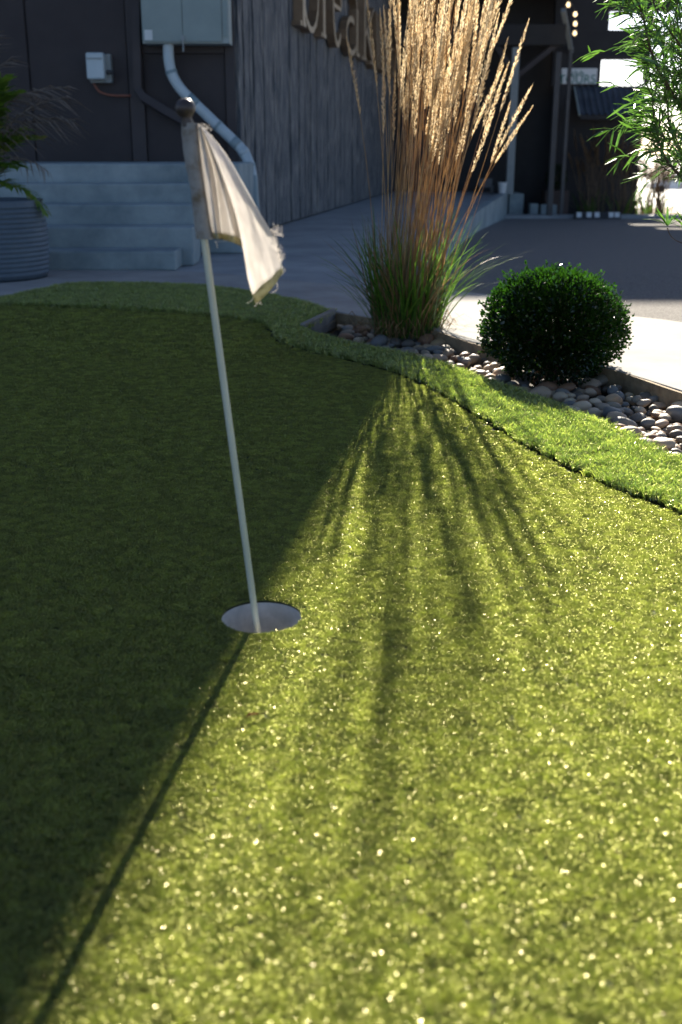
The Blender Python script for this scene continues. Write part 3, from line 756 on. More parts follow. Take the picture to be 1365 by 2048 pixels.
b = MB(); b.tube([tp+Vector((0,0,.42)), tp+Vector((0,0,.7))], .02, 6); b.build('stem', M['twig'], tpl)
# low black wheel stop with pale patches
ws = PY(1196, 428, 18.7); wz = zg(0, 18.7)+.0
wst = thing('wheel_stop', 'low black rubber wheel stop with white patches in front of the shed', 'wheel stop', (ws.x, 18.7, wz))
b = MB(); xa, xb = PY(1150, 430, 18.7).x, PY(1240, 430, 18.7).x
n0 = len(b.v)
for x in (xa, xb):
    for (yy, zz) in ((-.1,0),(-.07,.11),(.07,.11),(.1,0)): b.v.append((x, 18.7+yy, wz+zz))
b.f += [(0,4,5,1),(1,5,6,2),(2,6,7,3),(3,7,4,0),(0,1,2,3),(7,6,5,4)]; b.m += [0]*6
b.build('body', M['rubber'], wst)
for px in (1158, 1178, 1194, 1222, 1234):
    x = PY(px, 425, 18.7).x; b = MB(); b.quad((x-.05, 18.7-.0955, wz+.03), (x+.03, 18.7-.0955, wz+.03), (x+.03, 18.7-.075, wz+.108), (x-.05, 18.7-.075, wz+.108)); b.build('reflector', M['white'], wst)
# parked white cars far off to the right
def car(px, py, y, sc_, label):
    z = zg(0, y)+.03; p = PY(px, py, y); root = thing('parked_car', label, 'car', (p.x, y, z), 'parked cars far beyond the lot')
    b = MB(); n = 0
    prof = [(-2.1,.3),(-2.15,.75),(-1.5,.9),(-.9,1.4),(.6,1.42),(1.3,.95),(2.1,.8),(2.15,.3)]
    for yy in (-.85, .85):
        for (xx, zz) in prof: b.v.append((p.x+xx*sc_, y+yy*sc_, z+zz*sc_))
    k = len(prof); b.f.append(tuple(range(k))); b.f.append(tuple(range(k, 2*k))[::-1]); b.m += [0,0]
    for i in range(k): b.f.append((i, (i+1) % k, k+(i+1) % k, k+i)); b.m.append(0)
    b.build('body', M['car_white'], root, bevel=.05)
    b = MB(); q = [(-1.3,.95),(-.85,1.33),(.5,1.34),(1.05,.97)]
    b.quad(*[(p.x+xx*sc_, y-.856*sc_, z+zz*sc_) for xx, zz in q]); b.build('window', M['car_glass'], root)
    for xx in (-1.35, 1.35):
        b = MB(); b.tube([(p.x+xx*sc_, y-.87*sc_, z+.32*sc_), (p.x+xx*sc_, y-.65*sc_, z+.32*sc_)], .32*sc_, 16); b.build('wheel', M['rubber'], root)
car(1350, 380, 95, 1.0, 'white parked car beyond the lot, at the right edge under the leaves')

# pale bank at the right
b = MB(); 
p_ = [PY(1322, 412, 24), PY(1420, 400, 24), PY(1420, 470, 21), PY(1330, 455, 21)]
bx = [(p_[0].x-.2, 25, zg(0,25)), (9, 25, zg(0,25)+.35), (9, 20.5, zg(0,20.5)+.05), (p_[3].x-.1, 20.5, zg(0,20.5))]
b.quad(bx[3], bx[2], bx[1], bx[0]); b.quad(bx[0], bx[1], (9, 28, zg(0,28)), (bx[0][0], 28, zg(0,28)))
b.build('bank', M['bank'], kind='structure')

# ------------------------------------------------------------------ cup and flagstick
cup = thing('golf_cup', 'white plastic hole cup sunk into the putting green around the flagstick', 'golf hole', (CUP.x, CUP.y, -.12))
b = MB(); b.lathe([(.001,-.118),(CUP_R*.93,-.118),(CUP_R*.95,-.11),(CUP_R*.99,-.003),(CUP_R*1.0,-.003)], 64, (CUP.x, CUP.y, 0)); b.build('liner', M['cup'], cup, smooth=True)
b = MB(); b.lathe([(CUP_R*1.0,-.0035),(CUP_R*1.004,.0)], 64, (CUP.x, CUP.y, 0)); b.build('cut_turf_ring', M['cut_soil'], cup)
Yp = CUP.y - .012
T0 = PY(512, 1238, Yp); T1 = PY(409, 480, Yp); T2 = PY(376.5, 236, Yp)
dirp = (T1-T0).normalized(); Pb = T0 - dirp*(T0.z+.112)/dirp.z
fs = thing('flagstick', 'slim white practice-green flagstick with dark ball top leaning left in the cup', 'flagstick', Pb)
pr = 6.6/scale_at(Yp, .1)
b = MB(); b.tube([Pb, T0, T1, T2], [pr, pr, pr, pr*.98], 20); b.build('pole', M['pole'], fs, smooth=True)
kc = PY(371, 216, Yp); kr = 20.5/scale_at(Yp, .8)
Mk = Matrix.Translation(kc) @ dirp.to_track_quat('Z', 'Y').to_matrix().to_4x4()
prof = [(kr*math.sin(R(a)), -kr*.92*math.cos(R(a))) for a in range(0, 181, 10)]; prof = [(max(.0003, r__), z_) for r__, z_ in prof if z_ > -kr*.78]
prof = [(pr*1.5, -kr*1.75), (pr*1.6, -kr*1.3), (kr*.5, -kr*.95)] + prof
b = MB(); b.lathe(prof, 32, (0,0,0), M=Mk); b.build('ball_top', M['knob'], fs, smooth=True)

flag = thing('flag', 'white frayed cloth flag hanging limp from the flagstick with dirty hem', 'flag', T1)
SF = scale_at(Yp, .7)
def FP(px, py, d=0): return PY(px, py, Yp + d)
# sleeve: a flattened tube round the pole
b = MB(); seg = 28; rows = 26
edgeL = [(363,246),(365,280),(369,320),(376,350),(382,380),(386,420),(389,450),(393,478)]
edgeR = [(398,246),(400,280),(404,320),(409,350),(414,385),(419,420),(424,450),(429,478)]
def ip(tab, t_):
    x = t_*(len(tab)-1); i = min(len(tab)-2, int(x)); f_ = x-i
    return (tab[i][0]+(tab[i+1][0]-tab[i][0])*f_, tab[i][1]+(tab[i+1][1]-tab[i][1])*f_)
for i in range(rows+1):
    t_ = i/rows; l = FP(*ip(edgeL, t_)); r_ = FP(*ip(edgeR, t_)); c = (l+r_)/2; hw = (r_-l).length/2; ax = (r_-l).normalized()
    for k in range(seg):
        a = 2*math.pi*k/seg
        wr = 1+.10*mnoise.noise(Vector((math.cos(a)*2, t_*9, math.sin(a)*2)))+.05*mnoise.noise(Vector((math.cos(a)*5, t_*24, 4)))
        b.v.append(tuple(c+ax*hw*math.cos(a)*wr+Vector((0,1,0))*(.0095+.003*math.cos(a))*math.sin(a)*wr))
for i in range(rows):
    for k in range(seg):
        a = i*seg+k; c = i*seg+(k+1) % seg; b.f.append((a, c, c+seg, a+seg)); b.m.append(0)
b.build('sleeve', M['sleeve'], flag, smooth=True)
# stitching line of the sleeve
b = MB(); b.tube([FP(ip(edgeR, t_)[0]-5, ip(edgeR, t_)[1], -.0115) for t_ in np.linspace(.02, .98, 20)], .0006, 4); b.build('seam', M['twig'], flag)
# cloth: control grid columns (u) x rows (v), pixel + depth in metres
cols_ = [
 [(394,247,.000),(400,300,.000),(405,350,.000),(412,400,.0),(419,440,.0),(428,476,.0)],
 [(399,249,-.006),(411,300,-.012),(419,350,-.014),(426,400,-.016),(431,440,-.016),(437,478,-.014)],
 [(402,251,.006),(416,300,.016),(430,350,.022),(437,400,.026),(441,440,.026),(446,479,.024)],
 [(404,253,-.002),(424,300,-.006),(440,350,-.012),(452,400,-.016),(462,440,-.018),(468,486,-.016)],
 [(405,254,.008),(430,300,.014),(452,350,.018),(468,400,.02),(479,450,.02),(490,501,.018)],
 [(404,253,.004),(440,310,.030),(470,370,.034),(490,430,.036),(503,500,.036),(511,585,.016)],
 [(402,251,-.010),(425,300,-.030),(449,360,-.040),(472,430,-.044),(487,500,-.042),(497,560,-.036),(511,606,-.028)],
 [(422,270,-.014),(452,330,-.032),(480,390,-.036),(498,450,-.036),(510,520,-.034),(530,592,-.026)],
 [(455,312,-.012),(480,360,-.026),(500,410,-.026),(515,460,-.022),(530,520,-.022),(548,572,-.020)],
 [(493,378,-.008),(507,405,-.016),(520,430,-.016),(533,470,-.012),(545,510,-.012),(557,558,-.012)],
 [(539,461,.006),(543,466,.0),(549,474,-.002),(556,490,-.002),(561,515,-.002),(566,546,-.004)],
]
def col_at(c, t_):
    x = t_*(len(c)-1); i = min(len(c)-2, int(x)); f_ = x-i
    p0 = Vector(c[max(i-1,0)]); p1 = Vector(c[i]); p2 = Vector(c[i+1]); p3 = Vector(c[min(i+2,len(c)-1)])
    return 0.5*((2*p1)+(p2-p0)*f_+(2*p0-5*p1+4*p2-p3)*f_*f_+(3*p1-p0-3*p2+p3)*f_**3)
NV, NS = 40, 6
grid = []
for j in range(NV+1):
    row = [col_at(c, j/NV) for c in cols_]; fine = []
    for i in range(len(row)-1):
        p0 = row[max(i-1,0)]; p1 = row[i]; p2 = row[i+1]; p3 = row[min(i+2,len(row)-1)]
        for k in range(NS):
            f_ = k/NS
            lin = p1.lerp(p2, f_); cr = 0.5*((2*p1)+(p2-p0)*f_+(2*p0-5*p1+4*p2-p3)*f_*f_+(3*p1-p0-3*p2+p3)*f_**3)
            fine.append(lin.lerp(cr, .7))
    fine.append(row[-1]); grid.append(fine)
NU = len(grid[0])
def gp(j, i, off=0):
    p = grid[j][i]; wr = .0022*mnoise.noise(Vector((i*.22, j*.17, 1)))+.0012*mnoise.noise(Vector((i*.6, j*.5, 7)))
    return FP(p.x, p.y, p.z+wr+off)
hem_rows = 4
b = MB()
rag = random.Random(5)
for j in range(NV+1):
    for i in range(NU):
        b.v.append(tuple(gp(j, i)))
for j in range(NV-hem_rows+1):
    for i in range(NU-1):
        if i == NU-2 and rag.random() < .35 and j > 6: continue      # frayed fly edge
        a = j*NU+i; 
        if j < NV: b.f.append((a, a+1, a+NU+1, a+NU)); b.m.append(0)
o = b.build('cloth', M['flag'], flag, smooth=True)
sd = o.modifiers.new('thick', 'SOLIDIFY'); sd.thickness = .0005; sd.offset = 0
b = MB()
for j in range(NV-hem_rows+1, NV+1):
    for i in range(NU): b.v.append(tuple(gp(j, i)))
# hem follows the cloth rows below
b = MB(); jr = [NV-hem_rows+1, NV-1, NV]
jr = list(range(NV-hem_rows+1, NV+1))
for j in jr:
    for i in range(NU): b.v.append(tuple(gp(j, i)))
for q in range(len(jr)-1):
    for i in range(NU-1):
        a = q*NU+i; b.f.append((a, a+1, a+NU+1, a+NU)); b.m.append(0)
o = b.build('hem', M['hem'], flag, smooth=True); sd = o.modifiers.new('thick', 'SOLIDIFY'); sd.thickness = .0016; sd.offset = 0
# loose threads
b = MB(); th = random.Random(11)
def thread(px, py, dx, dy, d=-.004, r_=.00035, curl=1):
    P = [FP(px, py, d)]; a = math.atan2(dy, dx); l = math.hypot(dx, dy); k = 5; x, y = px, py; tw_ = th.uniform(-.5, .5)*curl
    for i in range(k):
        a += tw_; x += math.cos(a)*l/k; y += math.sin(a)*l/k; P.append(FP(x, y, d+th.uniform(-.002, .002)))
    b.tube(P, r_, 4)
for k in range(26): thread(541+th.random()*6, 462+th.random()*10, th.uniform(8,26), th.uniform(-8,12))
for k in range(30):
    t_ = th.random(); thread(556+8*t_, 490+56*t_, th.uniform(3,13), th.uniform(-3,9))
for (x, y, dx, dy) in ((545,468,28,8),(548,475,32,2),(553,565,22,18),(563,535,9,12),(508,600,4,14),(513,606,3,8),(518,600,4,10),(506,596,-3,16),(402,252,10,-6),(405,256,14,3),(400,250,6,-9),(410,262,14,0),(430,482,12,10),(435,482,30,14)):
    thread(x, y, dx, dy)
for k in range(20): thread(396+th.random()*26, 250+th.random()*30, th.uniform(1,9), th.uniform(-7,3))
b.build('frayed_threads', M['flag'], flag, kind='stuff')

# ------------------------------------------------------------------ river stones in the bed
def stone_mesh(seed):
    r_ = random.Random(seed); bm = bmesh.new(); bmesh.ops.create_icosphere(bm, subdivisions=3, radius=1)
    sx_, sy_, sz_ = 1, r_.uniform(.62,.9), r_.uniform(.42,.68); of = Vector((seed*7.3, seed*1.7, 0))
    for v in bm.verts:
        n_ = mnoise.noise(v.co*.9+of)*.22+mnoise.noise(v.co*2+of)*.05
        v.co = v.co*(1+n_); v.co.x *= sx_; v.co.y *= sy_; v.co.z *= sz_
    for f in bm.faces: f.smooth = True
    me = bpy.data.meshes.new('stone'); bm.to_mesh(me); bm.free(); me.materials.append(M['stone']); return me
SM = [stone_mesh(k) for k in range(12)]
cand = []
r_ = random.Random(21)
xs = [p[0] for p in bed_poly]; ys_ = [p[1] for p in bed_poly]
cell = {}
tries = 0
while tries < 26000:
    tries += 1
    x, y = r_.uniform(.0, 3.2), r_.uniform(min(ys_), max(ys_))
    if not inside(bed_poly, x, y): continue
    rad = min(.046, max(.017, r_.lognormvariate(math.log(.027), .3)))
    # keep off the edges
    if not (inside(bed_poly, x, y+rad*.6) and inside(bed_poly, x+rad*.5, y-rad*.7) and inside(bed_poly, x-rad*.7, y)): continue
    kx, ky = int(x/.1), int(y/.1); ok = True
    for a in (-1,0,1):
        for c in (-1,0,1):
            for (x2, y2, r2_) in cell.get((kx+a, ky+c), []):
                if math.hypot(x-x2, y-y2) < (rad+r2_)*.74: ok = False; break
            if not ok: break
        if not ok: break
    if not ok: continue
    cell.setdefault((kx, ky), []).append((x, y, rad)); cand.append((x, y, rad))
def pxof(x, y, z):
    q = Vector((x, y, z))-CAM; return 682.5+FPX*q.dot(_r)/q.dot(_f), 1024-FPX*q.dot(_u)/q.dot(_f), q.dot(_f)
def vis(c):
    px, py, zd = pxof(c[0], c[1], -.03)
    return (-20 < px < 1390, c[2]/zd)
cand.sort(key=lambda c: vis(c), reverse=True)
rest = []
for i, (x, y, rad) in enumerate(cand):
    rot = (r_.uniform(-.35,.35), r_.uniform(-.35,.35), r_.uniform(0, 6.28)); z = -.062+rad*.42+r_.uniform(0, .018)
    if i < 295:
        o = linkmesh('stone', SM[i % 12], (x, y, z), bed_o); o.rotation_euler = rot; o.scale = (rad,)*3
    else: rest.append((x, y, z, rad, rot, i % 12))
# lower layer and the remaining stones, joined
lowres = []
for k in range(6):
    bm = bmesh.new(); bmesh.ops.create_icosphere(bm, subdivisions=2, radius=1); 
    for v in bm.verts:
        n_ = mnoise.noise(v.co*.9+Vector((k*5.1,0,0)))*.2; v.co *= (1+n_); v.co.y *= .8; v.co.z *= .55
    lowres.append(([tuple(v.co) for v in bm.verts], [tuple(q.index for q in f.verts) for f in bm.faces])); bm.free()
b = MB()
for k in range(1500):
    x, y = r_.uniform(0, 3.2), r_.uniform(min(ys_), max(ys_))
    if inside(bed_poly, x, y): rest.append((x, y, -.064, r_.uniform(.014,.03), (r_.uniform(-.4,.4), r_.uniform(-.4,.4), r_.uniform(0,6.28)), k))
from mathutils import Euler
for (x, y, z, rad, rot, k) in rest:
    vv, ff = lowres[k % 6]; Mx = Matrix.Translation((x, y, z)) @ Euler(rot).to_matrix().to_4x4() @ Matrix.Scale(rad, 4); n0 = len(b.v)
    b.v += [tuple(Mx @ Vector(v)) for v in vv]; b.f += [tuple(n0+i for i in f) for f in ff]; b.m += [0]*len(ff)
M['stone_small'] = mat('small_stone', (.10,.09,.085), (.34,.29,.24), .6, 16, 3, .2, 110, c3=(.2,.19,.18), dist=.002)
b.build('small_stones', M['stone_small'], bed_o, smooth=True, kind='stuff')
# fallen leaf on the stones
lp = G(1272, 772, -.03)
b = MB(); ribbon(b, [lp+Vector((-.02,0,0)), lp+Vector((-.01,.006,.022)), lp+Vector((.008,.01,.034)), lp+Vector((.022,.012,.03))], [.003,.016,.014,.002], nrm=Vector((.2,1,.4)))
M['amber_leaf'] = leafmat('amber_leaf', [(.20,.10,.03),(.32,.17,.05)], .4, .03)
tag(b.build('fallen_leaf', M['amber_leaf']), 'curled amber fallen leaf on the stones right of the round bush', 'leaf')
lp = G(503, 1432, .008)
b = MB(); ribbon(b, [lp+Vector((-.008,-.004,0)), lp+Vector((-.002,0,.003)), lp+Vector((.004,.003,.002)), lp+Vector((.01,.006,.001))], [.001,.006,.005,.001])
tag(b.build('dead_leaf_bit', M['deadleaf']), 'tiny dark dead leaf scrap lying on the putting green below the cup', 'leaf')

# ------------------------------------------------------------------ clipped round bush
bc = Vector((PY(1108, 660, 3.78).x, 3.78, 0)); bw = 139/scale_at(3.78, .2); z_b = -.05; z_t = PY(1108, 542, 3.78).z
bush = thing('boxwood_ball', 'round clipped dark green boxwood bush growing among the river stones', 'bush', (bc.x, bc.y, z_b))
b = MB(); r_ = random.Random(4); hz = (z_t-z_b)/2; cz_ = (z_t+z_b)/2
for k in range(38000):
    v = Vector((r_.gauss(0,1), r_.gauss(0,1), r_.gauss(0,1))).normalized()
    if v.z < -.85: continue
    lump = 1+.075*mnoise.noise(v*2.6)+.07*mnoise.noise(v*7+Vector((3,0,0)))
    dep = r_.random()**1.4*.62
    if r_.random() < .06: dep = -r_.random()*.05
    rad = lump*(1-dep); p = Vector((v.x*bw*rad, v.y*bw*rad, cz_+v.z*hz*rad))+Vector((bc.x, bc.y, 0))
    if v.z < 0: p.x = bc.x+(p.x-bc.x)*(1+.10*v.z*abs(v.z)); 
    if p.z < -.04: continue
    out_ = (v+Vector((r_.gauss(0,.5), r_.gauss(0,.5), r_.gauss(0,.5)+.35))).normalized()
    side = out_.cross(Vector((r_.gauss(0,1), r_.gauss(0,1), r_.gauss(0,1)))).normalized()
    L_ = r_.uniform(.009,.017); W_ = L_*.30
    m1 = p+out_*L_*.5; up_ = out_.cross(side)*L_*.12
    n0 = len(b.v)
    b.v += [tuple(p), tuple(m1-side*W_+up_), tuple(p+out_*L_), tuple(m1+side*W_+up_)]; b.f.append((n0, n0+1, n0+2, n0+3)); b.m.append(0)
for k in range(85):
    v = Vector((r_.gauss(0,1), r_.gauss(0,1), r_.gauss(.3,.8))).normalized()
    if v.z < -.6: continue
    tip = Vector((bc.x+v.x*bw*1.0, bc.y+v.y*bw*1.0, cz_+v.z*hz*1.0)); d_ = (v+Vector((0,0,.35))).normalized(); L0 = r_.uniform(.015,.05); root_ = tip-d_*.03
    for q in range(int(L0*520)):
        p = root_+d_*(L0+.03)*q/(L0*520)+Vector((r_.gauss(0,.003), r_.gauss(0,.003), 0)); out_ = (d_*.8+Vector((r_.gauss(0,.6), r_.gauss(0,.6), r_.gauss(0,.5)))).normalized()
        side = out_.cross(Vector((r_.gauss(0,1), r_.gauss(0,1), r_.gauss(0,1)))).normalized(); L_ = .014; W_ = .0045
        b.quad(p, p+out_*L_*.5-side*W_, p+out_*L_, p+out_*L_*.5+side*W_)
# a few sprigs sticking out of the crown
for (px, py) in [(1112,528),(1118,534),(1150,548),(1060,548),(1095,540),(1040,560),(1180,570),(1000,575),(1225,600),(1245,625),(1253,668),(962,690),(975,600)]:
    tip = PY(px, py, 3.77); root_ = tip.lerp(Vector((bc.x, 3.78, cz_)), .18)
    for q in range(26):
        t_ = q/26; p = root_.lerp(tip, t_); d_ = (tip-root_).normalized(); out_ = (d_*.9+Vector((r_.gauss(0,.6), r_.gauss(0,.6), r_.gauss(0,.4)))).normalized()
        side = out_.cross(Vector((r_.gauss(0,1), r_.gauss(0,1), r_.gauss(0,1)))).normalized(); L_ = .013; W_ = .0045
        p = p+Vector((r_.gauss(0,.006), r_.gauss(0,.006), 0))
        b.quad(p, p+out_*L_*.5-side*W_, p+out_*L_, p+out_*L_*.5+side*W_)
b.build('foliage', M['box_leaf'], bush, kind='stuff')
b = MB()
for k in range(60):
    v = Vector((r_.gauss(0,1), r_.gauss(0,1), abs(r_.gauss(0,1))+.1)).normalized()
    e_p = Vector((bc.x+v.x*bw*.85, bc.y+v.y*bw*.85, cz_*.7+v.z*hz*.95)); b.tube([(bc.x+r_.gauss(0,.01), bc.y+r_.gauss(0,.01), -.06), (bc.x+v.x*bw*.25, bc.y+v.y*bw*.25, cz_*.8), e_p], [.006,.004,.0015], 4)
b.build('branches', M['twig'], bush, kind='stuff')

# ------------------------------------------------------------------ feather reed grass
def stalk_meshes(seed, plume_m):
    r_ = random.Random(seed); b = MB(); n = 8; bend = r_.uniform(.02, .14)
    P = [Vector((bend*(i/n)**2, 0, 1.0*i/n)) for i in range(n+1)]
    b.tube(P, [.0019-.0009*i/n for i in range(n+1)], 4, cap=False)
    stem = b.mesh('flower_stalk', M['reed_stem'])
    b = MB(); z0 = r_.uniform(.72,.78)
    for k in range(190):
        t_ = k/190; z = z0+(1.03-z0)*t_; c = Vector((bend*z*z, 0, z)); a = r_.uniform(0, 6.28)
        wid = (.0105*math.sin(math.pi*min(1, t_*.92+.10))**.7)*r_.uniform(.5,1.25)+.0008
        o_ = Vector((math.cos(a), math.sin(a), 0)); L_ = r_.uniform(.009,.019)
        p = c+o_*wid*.25; q = c+o_*wid+Vector((0,0,L_)); sd = Vector((-math.sin(a), math.cos(a), 0))*.0018
        m_ = p.lerp(q, .55); b.quad(p, m_-sd, q, m_+sd)
    return stem, b.mesh('plume', plume_m)
STK = [stalk_meshes(k, M['plume']) for k in range(8)]
M['plume_far'] = leafmat('plume_far', [(.14,.09,.05), (.24,.16,.09), (.30,.21,.12)], .4, .02, .5, 60)
STK_FAR = [stalk_meshes(k, M['plume_far']) for k in range(4)]
for st_, _p in STK_FAR: st_.materials[0] = M['plume_far']
def blade_mesh(seed, m_, w_=.006):
    r_ = random.Random(seed); b = MB(); n = 8; arch = r_.uniform(.25,.95)
    P = []; 
    for i in range(n+1):
        t_ = i/n; P.append(Vector((.55*t_*arch+.15*t_*t_, 0, t_*(1-.45*arch*t_))))
    ribbon(b, P, [w_*(.75+.5*min(1,t_*3))*(1-t_**3)+.0004 for t_ in [i/n for i in range(n+1)]], nrm=Vector((1,0,.3)))
    return b.mesh('leaf', m_)
BL = [blade_mesh(k, M['reed_leaf'], .0062) for k in range(8)]
BD = [blade_mesh(50+k, M['reed_leaf_dry'], .005) for k in range(4)]
def reed_clump(base, label, nst, nlf, rad, hts, leanf, leafh, group=None, seed=1, stuff_leaves=0, thick=1):
    r_ = random.Random(seed); root = thing('reed_grass', label, 'ornamental grass', base, group)
    for k in range(nst):
        a = r_.uniform(0, 6.28); q = math.sqrt(r_.random()); bx_, by_ = q*math.cos(a), q*math.sin(a)
        h = hts(r_); lx, ly = leanf(r_, bx_, by_)
        if lx > .2 and thick == 1: h = min(h, 1.32)*r_.uniform(.78, 1)
        st_, pl = STK[r_.randrange(8)] if thick == 1 else STK_FAR[r_.randrange(4)]
        o = linkmesh('flower_stalk', st_, (bx_*rad, by_*rad, 0), root)
        qt = Vector((lx, ly, 1)).to_track_quat('Z', 'Y') @ Quaternion((0,0,1), r_.uniform(0,6.28))
        o.rotation_mode = 'QUATERNION'; o.rotation_quaternion = qt; o.scale = (thick, thick, h)
        p = linkmesh('plume', pl, (0,0,0), o); p.scale = (1,1,1)
    for k in range(nlf):
        a = r_.uniform(0, 6.28); q = math.sqrt(r_.random()); x, y = q*math.cos(a)*rad, q*math.sin(a)*rad
        me = BL[r_.randrange(8)] if r_.random() > .12 else BD[r_.randrange(4)]
        o = linkmesh('leaf', me, (x, y, 0), root); s = leafh(r_)
        o.rotation_euler = (r_.gauss(0,.08), r_.gauss(0,.1), a+r_.gauss(0,.5)); o.scale = (s, r_.uniform(.8,1.3)*(1 if thick == 1 else 3), s)
    if stuff_leaves:
        b = MB()
        for k in range(stuff_leaves):
            a = r_.uniform(0, 6.28); q = math.sqrt(r_.random()); p = Vector((q*math.cos(a)*rad, q*math.sin(a)*rad, 0)); h = r_.uniform(.15,.5)
            d_ = Vector((math.cos(a)*.12*q+r_.gauss(0,.05), math.sin(a)*.12*q+r_.gauss(0,.05), 1)); P = [p+d_*h*t_+Vector((r_.gauss(0,.003),0,0)) for t_ in (0,.35,.7,1)]
            ribbon(b, P, [.004,.005,.004,.0005], nrm=Vector((r_.gauss(0,.4), 1, 0)), mi=0 if r_.random() < .6 else 1)
        o = b.build('old_growth', [M['reed_leaf_dry'], M['reed_leaf']], None, kind='stuff'); o.parent = root
    return root
gb = G(812, 668, -.02); gb.y += .0
def hts(r_): 
    return min(1.55, max(.88, r_.gauss(1.24,.15)))
def leanf(r_, bx_, by_):
    lx = .102+.075*bx_+r_.gauss(0,.042)
    if r_.random() < .24: lx += r_.uniform(.04,.24)
    return max(lx, -.005), .06*by_+r_.gauss(0,.05)
reed_clump(gb, 'tall clump of tan feather reed grass with green base beside the round bush', 98, 250, .135, hts, leanf, lambda r_: r_.uniform(.28,.62), seed=5, stuff_leaves=240)
gr_ = bpy.data.objects['reed_grass']; r9 = random.Random(31)
b = MB()
for k in range(170):
    a = r9.uniform(0,6.28); q = r9.uniform(.04,.2); p = Vector((q*math.cos(a), q*math.sin(a), r9.uniform(.0,.05))); az = a+r9.gauss(0,.9); L_ = r9.uniform(.05,.2); el = r9.uniform(-.1,.9)
    d_ = Vector((math.cos(az)*math.cos(el), math.sin(az)*math.cos(el), math.sin(el))); m_ = p+d_*L_*.6; e2 = m_+Vector((d_.x, d_.y, -.6)).normalized()*L_*.4
    ribbon(b, [p, m_, Vector((e2.x, e2.y, max(e2.z, .005)))], [.003,.0045,.001])
o = b.build('thatch', M['reed_leaf_dry'], None, kind='stuff'); o.parent = gr_
for (lx0, h0, h1, n_) in ((.04,1.70,2.05,13), (.225,1.42,1.62,9), (.13,1.6,1.8,5)):  # extra tall stalks, tips out of view, added to throw long shadow streaks
    for k in range(n_):
        st_, pl = STK[r9.randrange(8)]
        o = linkmesh('flower_stalk', st_, (r9.gauss(.0,.03), r9.gauss(0,.03), 0), gr_); o.rotation_mode = 'QUATERNION'
        o.rotation_quaternion = Vector((lx0+r9.gauss(0,.008), r9.gauss(0,.02), 1)).to_track_quat('Z', 'Y') @ Quaternion((0,0,1), r9.uniform(0,6.28)); o.scale = (1,1,r9.uniform(h0,h1))
        linkmesh('plume', pl, (0,0,0), o)
# the two clumps by the shed
def h2(r_): return r_.uniform(.9,1.5)
def l2(r_, bx_, by_): return r_.gauss(0,.1)+.1*bx_, r_.gauss(0,.06)
for (px, lab) in ((1185, 'brownish reed grass clump against the black shed, nearer the porch'), (1243, 'brownish reed grass clump against the black shed wall near its right corner')):
    p = PY(px, 420, 19.7); reed_clump(Vector((p.x, 19.7, zg(0,19.7))), lab, 26, 22, .22, h2, l2, lambda r_: r_.uniform(.3,.7), 'reed grass clumps along the shed', seed=px, thick=3)
p = PY(1305, 420, 20.2); reed_clump(Vector((p.x+.03, 20.4, zg(0,20.4))), 'sunlit golden reed grass clump just past the right corner of the shed', 60, 40, .3, lambda r_: r_.uniform(.7,1.05), l2, lambda r_: r_.uniform(.3,.6), 'reed grass clumps along the shed', seed=77, thick=4.5)

# ------------------------------------------------------------------ slender-leaved tree reaching in from the right
tr_ = random.Random(9)
tb = Vector((1.62, 3.15, -.06))
tree = thing('narrow_leaved_tree', 'small tree with narrow bright green leaves reaching in from the right', 'tree', tb)
tw, lf = MB(), MB()
def leaf(p, d_, L_, W_=.0034):
    d_ = d_.normalized(); drop = Vector((0,0,-1)); side = d_.cross(Vector((tr_.gauss(0,.6), tr_.gauss(0,.6), 1))); side = side.normalized() if side.length > .01 else Vector((0,1,0))
    c1 = tr_.uniform(-.02,.14); P = [p, p+d_*L_*.33+Vector((0,0,.03*L_)), p+d_*L_*.68+drop*L_*c1*.5, p+d_*L_+drop*L_*c1*1.6]
    ws_ = [W_*.35, W_, W_*.95, W_*.12]; n0 = len(lf.v)
    up_ = side.cross(d_).normalized()*W_*.18
    for q, w_ in zip(P, ws_): lf.v += [tuple(q-side*w_+up_), tuple(q), tuple(q+side*w_+up_)]
    for i in range(3):
        a = n0+3*i; lf.f += [(a, a+1, a+4, a+3), (a+1, a+2, a+5, a+4)]; lf.m += [0,0]
def tuft(p, d_, n=9, L_=.075):
    n = max(1, int(n*.52+tr_.random())); L_ *= .82
    for k in range(n):
        dd = (d_.normalized()*1.0+Vector((tr_.gauss(0,.55), tr_.gauss(0,.55), tr_.gauss(0,.45)))).normalized()
        leaf(p-d_.normalized()*tr_.uniform(0,.03), dd, L_*tr_.uniform(.6,1.15))
def limb(pts, r0, r1, twigs, tl=.12, toward=None, leafn=9, LL=.075):
    P = spline(pts, 5); n = len(P); tw.tube(P, [r0+(r1-r0)*i/(n-1) for i in range(n)], 5)
    for k in range(twigs):
        i = tr_.randrange(1, n); p = P[i]
        d_ = Vector((tr_.gauss(-.5 if toward is None else toward, .55), tr_.gauss(0,.6), tr_.gauss(.25,.5))).normalized(); l = tl*tr_.uniform(.4,1.3)
        e1 = p+d_*l*.5+Vector((0,0,.01)); e2 = p+d_*l+Vector((0,0,.02)); tw.tube([p, e1, e2], [.0014,.0011,.0007], 3, cap=False)
        for q in range(3): tuft(p.lerp(e2, .35+.2*q), d_, 2, LL*.8)
        tuft(e2, d_, leafn, LL)
    d_ = (P[-1]-P[-2]); tuft(P[-1], d_, leafn+3, LL)
def T(px, py, y): return PY(px+24, py, y)
D = 3.1
